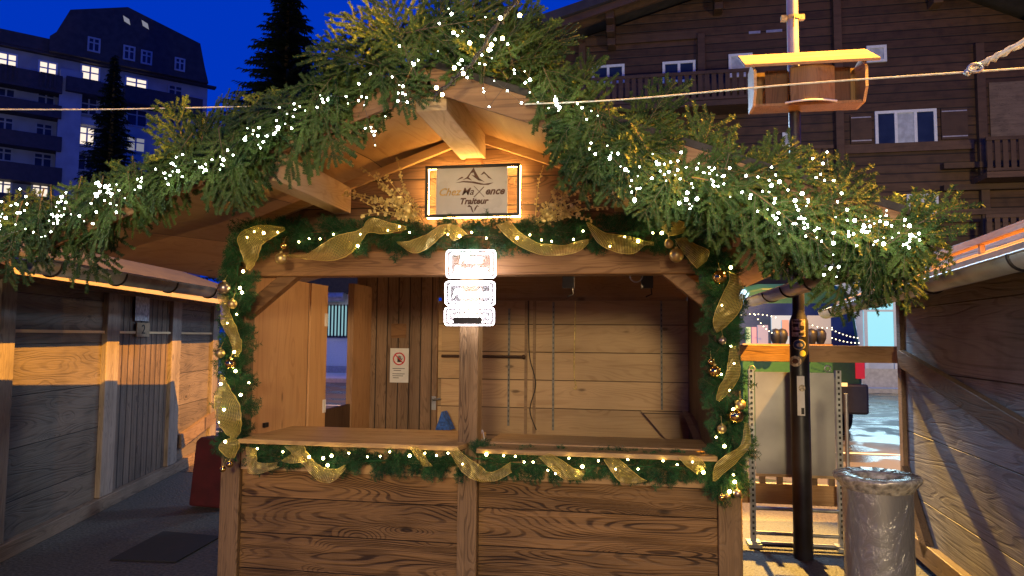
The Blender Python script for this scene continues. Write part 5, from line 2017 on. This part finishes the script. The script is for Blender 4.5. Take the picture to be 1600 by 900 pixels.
apx, apz = C(1300, -75)
lx, lz = C(700, 128)
rx, rz = C(1900, 115)
poly = [(lx + 2.2, 0, 0.12), (rx - 1.5, 0, 0.12), (rx - 1.5, 0, rz + 0.2), (apx, 0, apz), (lx + 2.2, 0, lz + 0.5)]
build('wall', MB().prism(poly, (0, 9.0, 0)), M['chalet'], ch, local=True)
# roof with wide overhang
for (ex, ez) in ((lx, lz), (rx, rz)):
    a_ = Vector((apx, -1.9, apz + 0.15))
    b2 = Vector((ex, -1.9, ez + 0.15))
    mb = MB().prism([a_, b2, b2 + Vector((0, 0, 0.35)), a_ + Vector((0, 0, 0.35))], (0, 11.5, 0))
    build('roof', mb, M['hotel_roof'], ch, local=True)
    for k in range(3):
        o_ = Vector((0, 1.1 + 0.0, -0.42 - 0.62 * k))
        mb = MB().beam(a_ + o_ + Vector((0, 0.0, 0)), b2 + o_, 0.12, 0.26)
        if k < 2:
            build('rafter', MB().beam(a_ + Vector((0, 0.25 + 0.6 * k, -0.15)), b2 + Vector((0, 0.25 + 0.6 * k, -0.15)), 0.14, 0.26), M['chalet_trim'], ch, local=True)
    dirv = (b2 - a_)
    for f in (0.28, 0.55, 0.8):
        c = a_ + dirv * f
        for k in range(3):
            build('purlin_end', MB().box(c.x - 0.16, c.x + 0.16, -1.5 + 0.45 * k, -0.001, c.z - 0.5 - 0.32 * k, c.z - 0.21 - 0.32 * k), M['chalet_trim'], ch, local=True, bevel=0.03)
# vertical posts and horizontal beams
for px_, y0, y1 in ((1095, 55, 300), (1305, -20, 480), (1527, 70, 480), (910, 70, 330)):
    x_, zt = C(px_, y0)
    zb = C(px_, y1)[1]
    build('wall_post', MB().box(x_ - 0.14, x_ + 0.14, -0.22, -0.001, max(zb, 0.2), zt), M['chalet_trim'], ch, local=True, bevel=0.02)
for p0, p1, py_ in ((915, 1090, 68), (915, 1300, 150), (1310, 1520, 235), (1310, 1700, 345)):
    xa_, z_ = C(p0, py_)
    xb_ = C(p1, py_)[0]
    build('wall_beam', MB().box(xa_, xb_, -0.12, -0.0015, z_ - 0.16, z_ + 0.16), M['chalet_trim'], ch, local=True)


def ch_window(p0, p1, q0, q1, panes, label=None, pane_mat='glass_blue', curtain=None, fw=0.10):
    x0, z1 = C(p0, (q0))
    x1, z0 = C(p1, (q1))
    fr = MB()
    fr.box(x0, x1, -0.08, -0.002, z0, z0 + fw).box(x0, x1, -0.08, -0.002, z1 - fw, z1)
    w_ = (x1 - x0 - fw) / panes
    for k in range(panes + 1):
        fr.box(x0 + w_ * k, x0 + w_ * k + fw, -0.079, -0.003, z0 + fw, z1 - fw)
    f_ = build('window', fr, M['white'], ch, local=True)
    for k in range(panes):
        pm = M['curtain'] if curtain == k else M[pane_mat]
        build('pane', MB().box(x0 + w_ * k + fw, x0 + w_ * (k + 1), -0.04, -0.0025, z0 + fw, z1 - fw), pm, f_, local=True)
    return f_


ch_window(1366, 1464, 175, 227, 3, curtain=1)
ch_window(1353, 1385, 73, 97, 1, pane_mat='curtain')
ch_window(1416, 1466, 304, 337, 2)
ch_window(925, 976, 104, 130, 2)
ch_window(1035, 1087, 98, 128, 2)
ch_window(1138, 1176, 86, 120, 1, pane_mat='curtain')
ch_window(1222, 1240, 208, 228, 1, pane_mat='curtain')
for p0, p1, q0, q1 in ((1328, 1362, 181, 224), (1469, 1512, 171, 217)):
    x0, z1 = C(p0, q0)
    x1, z0 = C(p1, q1)
    mb = MB().box(x0, x1, -0.07, -0.0035, z0, z1)
    for zz in (z0 + 0.08, z1 - 0.12):
        mb.box(x0 + 0.02, x1 - 0.02, -0.082, -0.071, zz, zz + 0.04, 1)
    build('shutter', mb, [M['chalet_trim'], M['steel_pole']], ch, local=True)
for p0, p1, py_ in ((1020 + 150, 1020 + 168, 52), (1197, 1222, 50)):
    x0, z0 = C(p0, py_)
    x1, _ = C(p1, py_)
    build('vent_slot', MB().box(x0, x1, -0.03, -0.0016, z0 - 0.04, z0 + 0.06), M['steel_pole'], ch, local=True)


def balcony(p0, p1, q0, q1, off):
    x0, z1 = C(p0, q0, off)
    x1, z0 = C(p1, q1, off)
    mb = MB().box(x0, x1, -off, -0.001, z0 - 0.22, z0 - 0.02)
    b_ = build('balcony', mb, M['chalet_trim'], ch, local=True)
    mb = MB().box(x0, x1, -off - 0.03, -off + 0.05, z1 - 0.12, z1).box(x0, x1, -off - 0.02, -off + 0.04, z0, z0 + 0.1)
    k = x0 + 0.03
    while k < x1 - 0.15:
        mb.box(k, k + 0.16, -off, -off + 0.03, z0 + 0.02, z1 - 0.05)
        k += 0.24
    build('balustrade', mb, M['chalet_trim'], b_, local=True)


balcony(925, 1175, 122, 152, 1.2)
balcony(1262, 1303, 228, 266, 1.2)
balcony(1540, 1760, 214, 260, 1.2)
balcony(1540, 1760, 335, 372, 1.2)
# dark bay behind the right balconies
x0, z1 = C(1544, 130)
build('bay', MB().box(x0, x0 + 6, -0.05, -0.002, C(1544, 214)[1], z1), M['grey_beam'], ch, local=True)
for py_ in (262, 296, 334):
    x0, z_ = C(1470, py_)
    build('wall_beam', MB().box(x0, x0 + 7, -0.3, -0.003, z_ - 0.1, z_ + 0.1), M['chalet_trim'], ch, local=True)

# ------------------------------------------------------------------ HOTEL far left
HP = Plane((ground_plane_pt(48, 100), 48, 0), (0.70, 0.714))
ht = thing('hotel', HP.o, 'large pale hotel on the left with dark mansard roof and a few lit windows', 'hotel', rz=HP.ang)


def H(px, py, off=0.0):
    return HP.at(px, py, off)


def hpoly(pts, off=0.0):
    return [Vector((H(x, y, off)[0], -off, H(x, y, off)[1])) for x, y in pts]


def vx(pt_list):
    return pt_list


xw0 = H(-160, 200)[0]
xw1 = H(322, 200)[0]
wall_top = [(-160, 50), (-160, 48)]
# wall volume
zwt = H(100, 90)[1]
build('wall', MB().box(xw0, xw1, 0.0, 14, 0, zwt), M['hotel_wall'], ht, local=True)
# mansard roof volumes
zA = lambda px, py: H(px, py)
poly = [(xw0, -0.6, zwt - 0.001), (H(102, 100)[0], -0.6, zwt - 0.001), (H(102, 100)[0], -0.6, H(73, 64)[1]), (xw0, -0.6, H(73, 64)[1])]
build('roof', MB().prism(poly, (0, 13, 0)), M['hotel_roof'], ht, local=True)
hx = [H(84, 60)[0], H(322, 120)[0]]
pr = hpoly([(76, 100), (78, 56), (88, 50), (110, 15), (200, 11), (313, 68), (320, 105), (325, 150)], 1.0)
pr = [Vector((p.x, -1.0, p.z)) for p in pr]
pr[0].z = zwt - 0.002
pr[-1].z = zwt - 0.002
build('gable_roof', MB().prism(pr, (0, 14, 0)), M['hotel_roof'], ht, local=True)
# eave band
build('eave', MB().box(xw0, xw1 + 0.6, -0.55, 0.1, zwt - 0.16, zwt - 0.003), M['hotel_band'], ht, local=True)
# corner pilaster / bay break
for px_ in (100, 112):
    pass
pxa = H(103, 200)[0]
build('pilaster', MB().box(pxa - 0.6, pxa + 0.9, -1.0, -0.001, 0, zwt - 1.2), M['hotel_wall'], ht, local=True)


def h_window(px_, py_, wpx, hpx, lit, arch_=False, off=0.0, panes=2, label=None):
    x0, z1 = H(px_ - wpx / 2, py_ - hpx / 2, off)
    x1, _ = H(px_ + wpx / 2, py_, off)
    z0 = H(px_ - wpx / 2, py_ + hpx / 2, off)[1]
    fw = 0.13
    y0 = -off
    mb = MB().box(x0 - fw, x1 + fw, y0 - 0.10, y0 - 0.002, z0 - fw, z0).box(x0 - fw, x1 + fw, y0 - 0.10, y0 - 0.002, z1, z1 + fw)
    mb.box(x0 - fw, x0, y0 - 0.099, y0 - 0.003, z0, z1).box(x1, x1 + fw, y0 - 0.099, y0 - 0.003, z0, z1)
    w_ = (x1 - x0) / panes
    for k in range(1, panes):
        mb.box(x0 + w_ * k - 0.06, x0 + w_ * k + 0.06, y0 - 0.085, y0 - 0.004, z0, z1)
    zt_ = z0 + (z1 - z0) * 0.66
    mb.box(x0, x1, y0 - 0.09, y0 - 0.0045, zt_ - 0.05, zt_ + 0.05)
    f_ = build('window', mb, M['hotel_wall'] if lit != 1 else M['offwhite'], ht, local=True)
    build('pane', MB().box(x0, x1, y0 - 0.05, y0 - 0.0025, z0, z1), M[{0: 'glass_blue', 1: 'win_lit', 2: 'win_dim'}[lit]], f_, local=True)


# balcony bands (dark cladding), each projecting
def band(p0, p1, q0, q1, off=1.3, mat='hotel_band'):
    """q0,q1: top and bottom picture rows at p0"""
    x0, z1 = H(p0, q0, off)
    x1 = H(p1, q0, off)[0]
    z0 = H(p0, q1, off)[1]
    build('balcony', MB().box(x0, x1, -off, -0.0005, z0, z1), M[mat], ht, local=True)


band(-150, 101, 72, 102)
band(104, 168, 118, 140, 1.5)
band(-150, 99, 124, 146)
band(-150, 99, 178, 203)
band(-150, 99, 232, 262)
band(-150, 99, 285, 320)
for q in (0,):
    band(196, 318, 132, 158, 1.5)
band(120, 165, 181, 192, 0.8, 'hotel_wall')
band(118, 150, 228, 236, 0.8, 'hotel_wall')
for (px_, py_, w_, h_, lit) in (
        (12, 96, 25, 26, 1), (75, 109, 24, 25, 1), (141, 116, 25, 27, 1), (213, 130, 30, 18, 1), (274, 142, 18, 16, 0),
        (10, 140, 24, 17, 0), (72, 153, 23, 17, 0), (139, 165, 22, 24, 0), (214, 182, 28, 24, 0), (273, 190, 18, 24, 0),
        (8, 192, 22, 17, 0), (69, 202, 22, 17, 0), (136, 212, 20, 26, 1), (212, 224, 26, 20, 2),
        (6, 240, 22, 17, 0), (67, 249, 24, 18, 0), (134, 253, 22, 22, 0), (5, 290, 22, 20, 1), (63, 296, 22, 20, 1), (-60, 80, 24, 26, 1)):
    h_window(px_, py_, w_, h_, lit)
for (px_, py_, w_, h_) in ((147, 69, 14, 18), (202, 82, 13, 18), (229, 89, 12, 17), (281, 100, 11, 16)):
    h_window(px_, py_, w_, h_, 0, off=1.0)
for (px_, py_) in ((199, 32), (228, 39)):
    x0, z0 = H(px_ - 5, py_ + 3, 1.0)
    x1, z1 = H(px_ + 5, py_ - 3, 1.0)
    build('skylight', MB().prism([(x0, -1.03, z0 + .1), (x1, -1.03, z0 - 0.1), (x1 - 0.1, -1.03, z1 - 0.1), (x0 - 0.1, -1.03, z1 + 0.1)], (0, 0.028, 0)), M['win_dim'], ht, local=True)
# balustrades in front of the lit top windows
for p0, p1, q0, q1 in ((0, 26, 99, 112), (63, 88, 112, 124), (128, 158, 122, 138), (196, 230, 136, 150)):
    x0, z1 = H(p0, q0, 1.35)
    x1, _ = H(p1, q0, 1.35)
    z0 = z1 - 1.1
    mb = MB().box(x0, x1, -1.42, -1.36, z1 - 0.08, z1)
    k = x0
    while k < x1:
        mb.box(k, k + 0.12, -1.41, -1.37, z0, z1 - 0.08)
        k += 0.3
    build('balustrade', mb, M['hotel_band'], ht, local=True)

# ------------------------------------------------------------------ dark conifers
def conifer(label, px_, ptop, Y, rad, H_ground, seed, z_from):
    rg = random.Random(seed)
    top = P(px_, ptop, Y)
    tr = thing('conifer_tree', (top.x, Y, 0), label, 'tree', 'dark conifers against the dusk sky')
    mb = MB().lathe((top.x, Y, 0), [(0.32, 0), (0.22, top.z * 0.5), (0.03, top.z)], 10)
    build('trunk', mb, M['bark'], tr)
    Hh = top.z - z_from
    V, T = [], []
    z = top.z
    while z > z_from:
        f = (top.z - z) / Hh
        rr = rad * (f ** 0.85) * rg.uniform(0.8, 1.15) + 0.05
        nb = 7 + int(9 * f)
        for k in range(nb):
            a = 2 * math.pi * (k + rg.random()) / nb
            L = rr * rg.uniform(0.72, 1.18)
            d = Vector((math.cos(a), math.sin(a), 0))
            s = Vector((-d.y, d.x, 0))
            base = Vector((top.x, Y, z + rg.uniform(-.1, .1)))
            m = 5 + int(L * 6)
            for j in range(m):
                t = (j + 0.5) / m
                c = base + d * (L * t) + Vector((0, 0, -0.38 * L * t + 0.22 * L * t * t))
                wd = 0.30 * L * (1.05 - t) + 0.10
                for sg in (-1, 1):
                    tip = c + s * (sg * wd * rg.uniform(.7, 1.2)) + d * (0.16 * rg.uniform(.5, 1.5)) + Vector((0, 0, -0.16 * rg.uniform(0.4, 1.4)))
                    b0 = len(V)
                    V += [c - d * 0.09, c + d * 0.09 + Vector((0, 0, -0.05)), tip]
                    T.append((b0, b0 + 1, b0 + 2))
                b0 = len(V)
                V += [c + s * 0.06, c - s * 0.06, c + d * 0.2 + Vector((0, 0, -0.14))]
                T.append((b0, b0 + 1, b0 + 2))
        z -= 0.15 + 0.10 * f
    v = np.array([tuple(p) for p in V], 'f') - np.array(tuple(tr.location), 'f')
    o = bpy.data.objects.new('crown', tri_mesh('crown', v, np.array(T, 'i'), np.zeros(len(T), 'i'), [M['conifer']]))
    link(o)
    o.parent = tr


conifer('tall dark conifer standing against the blue sky left of the gable', 452, -45, 32, 4.9, 0, 21, 5.0)
conifer('slim dark conifer standing in front of the hotel', 180, 88, 38, 3.0, 0, 22, 3.0)
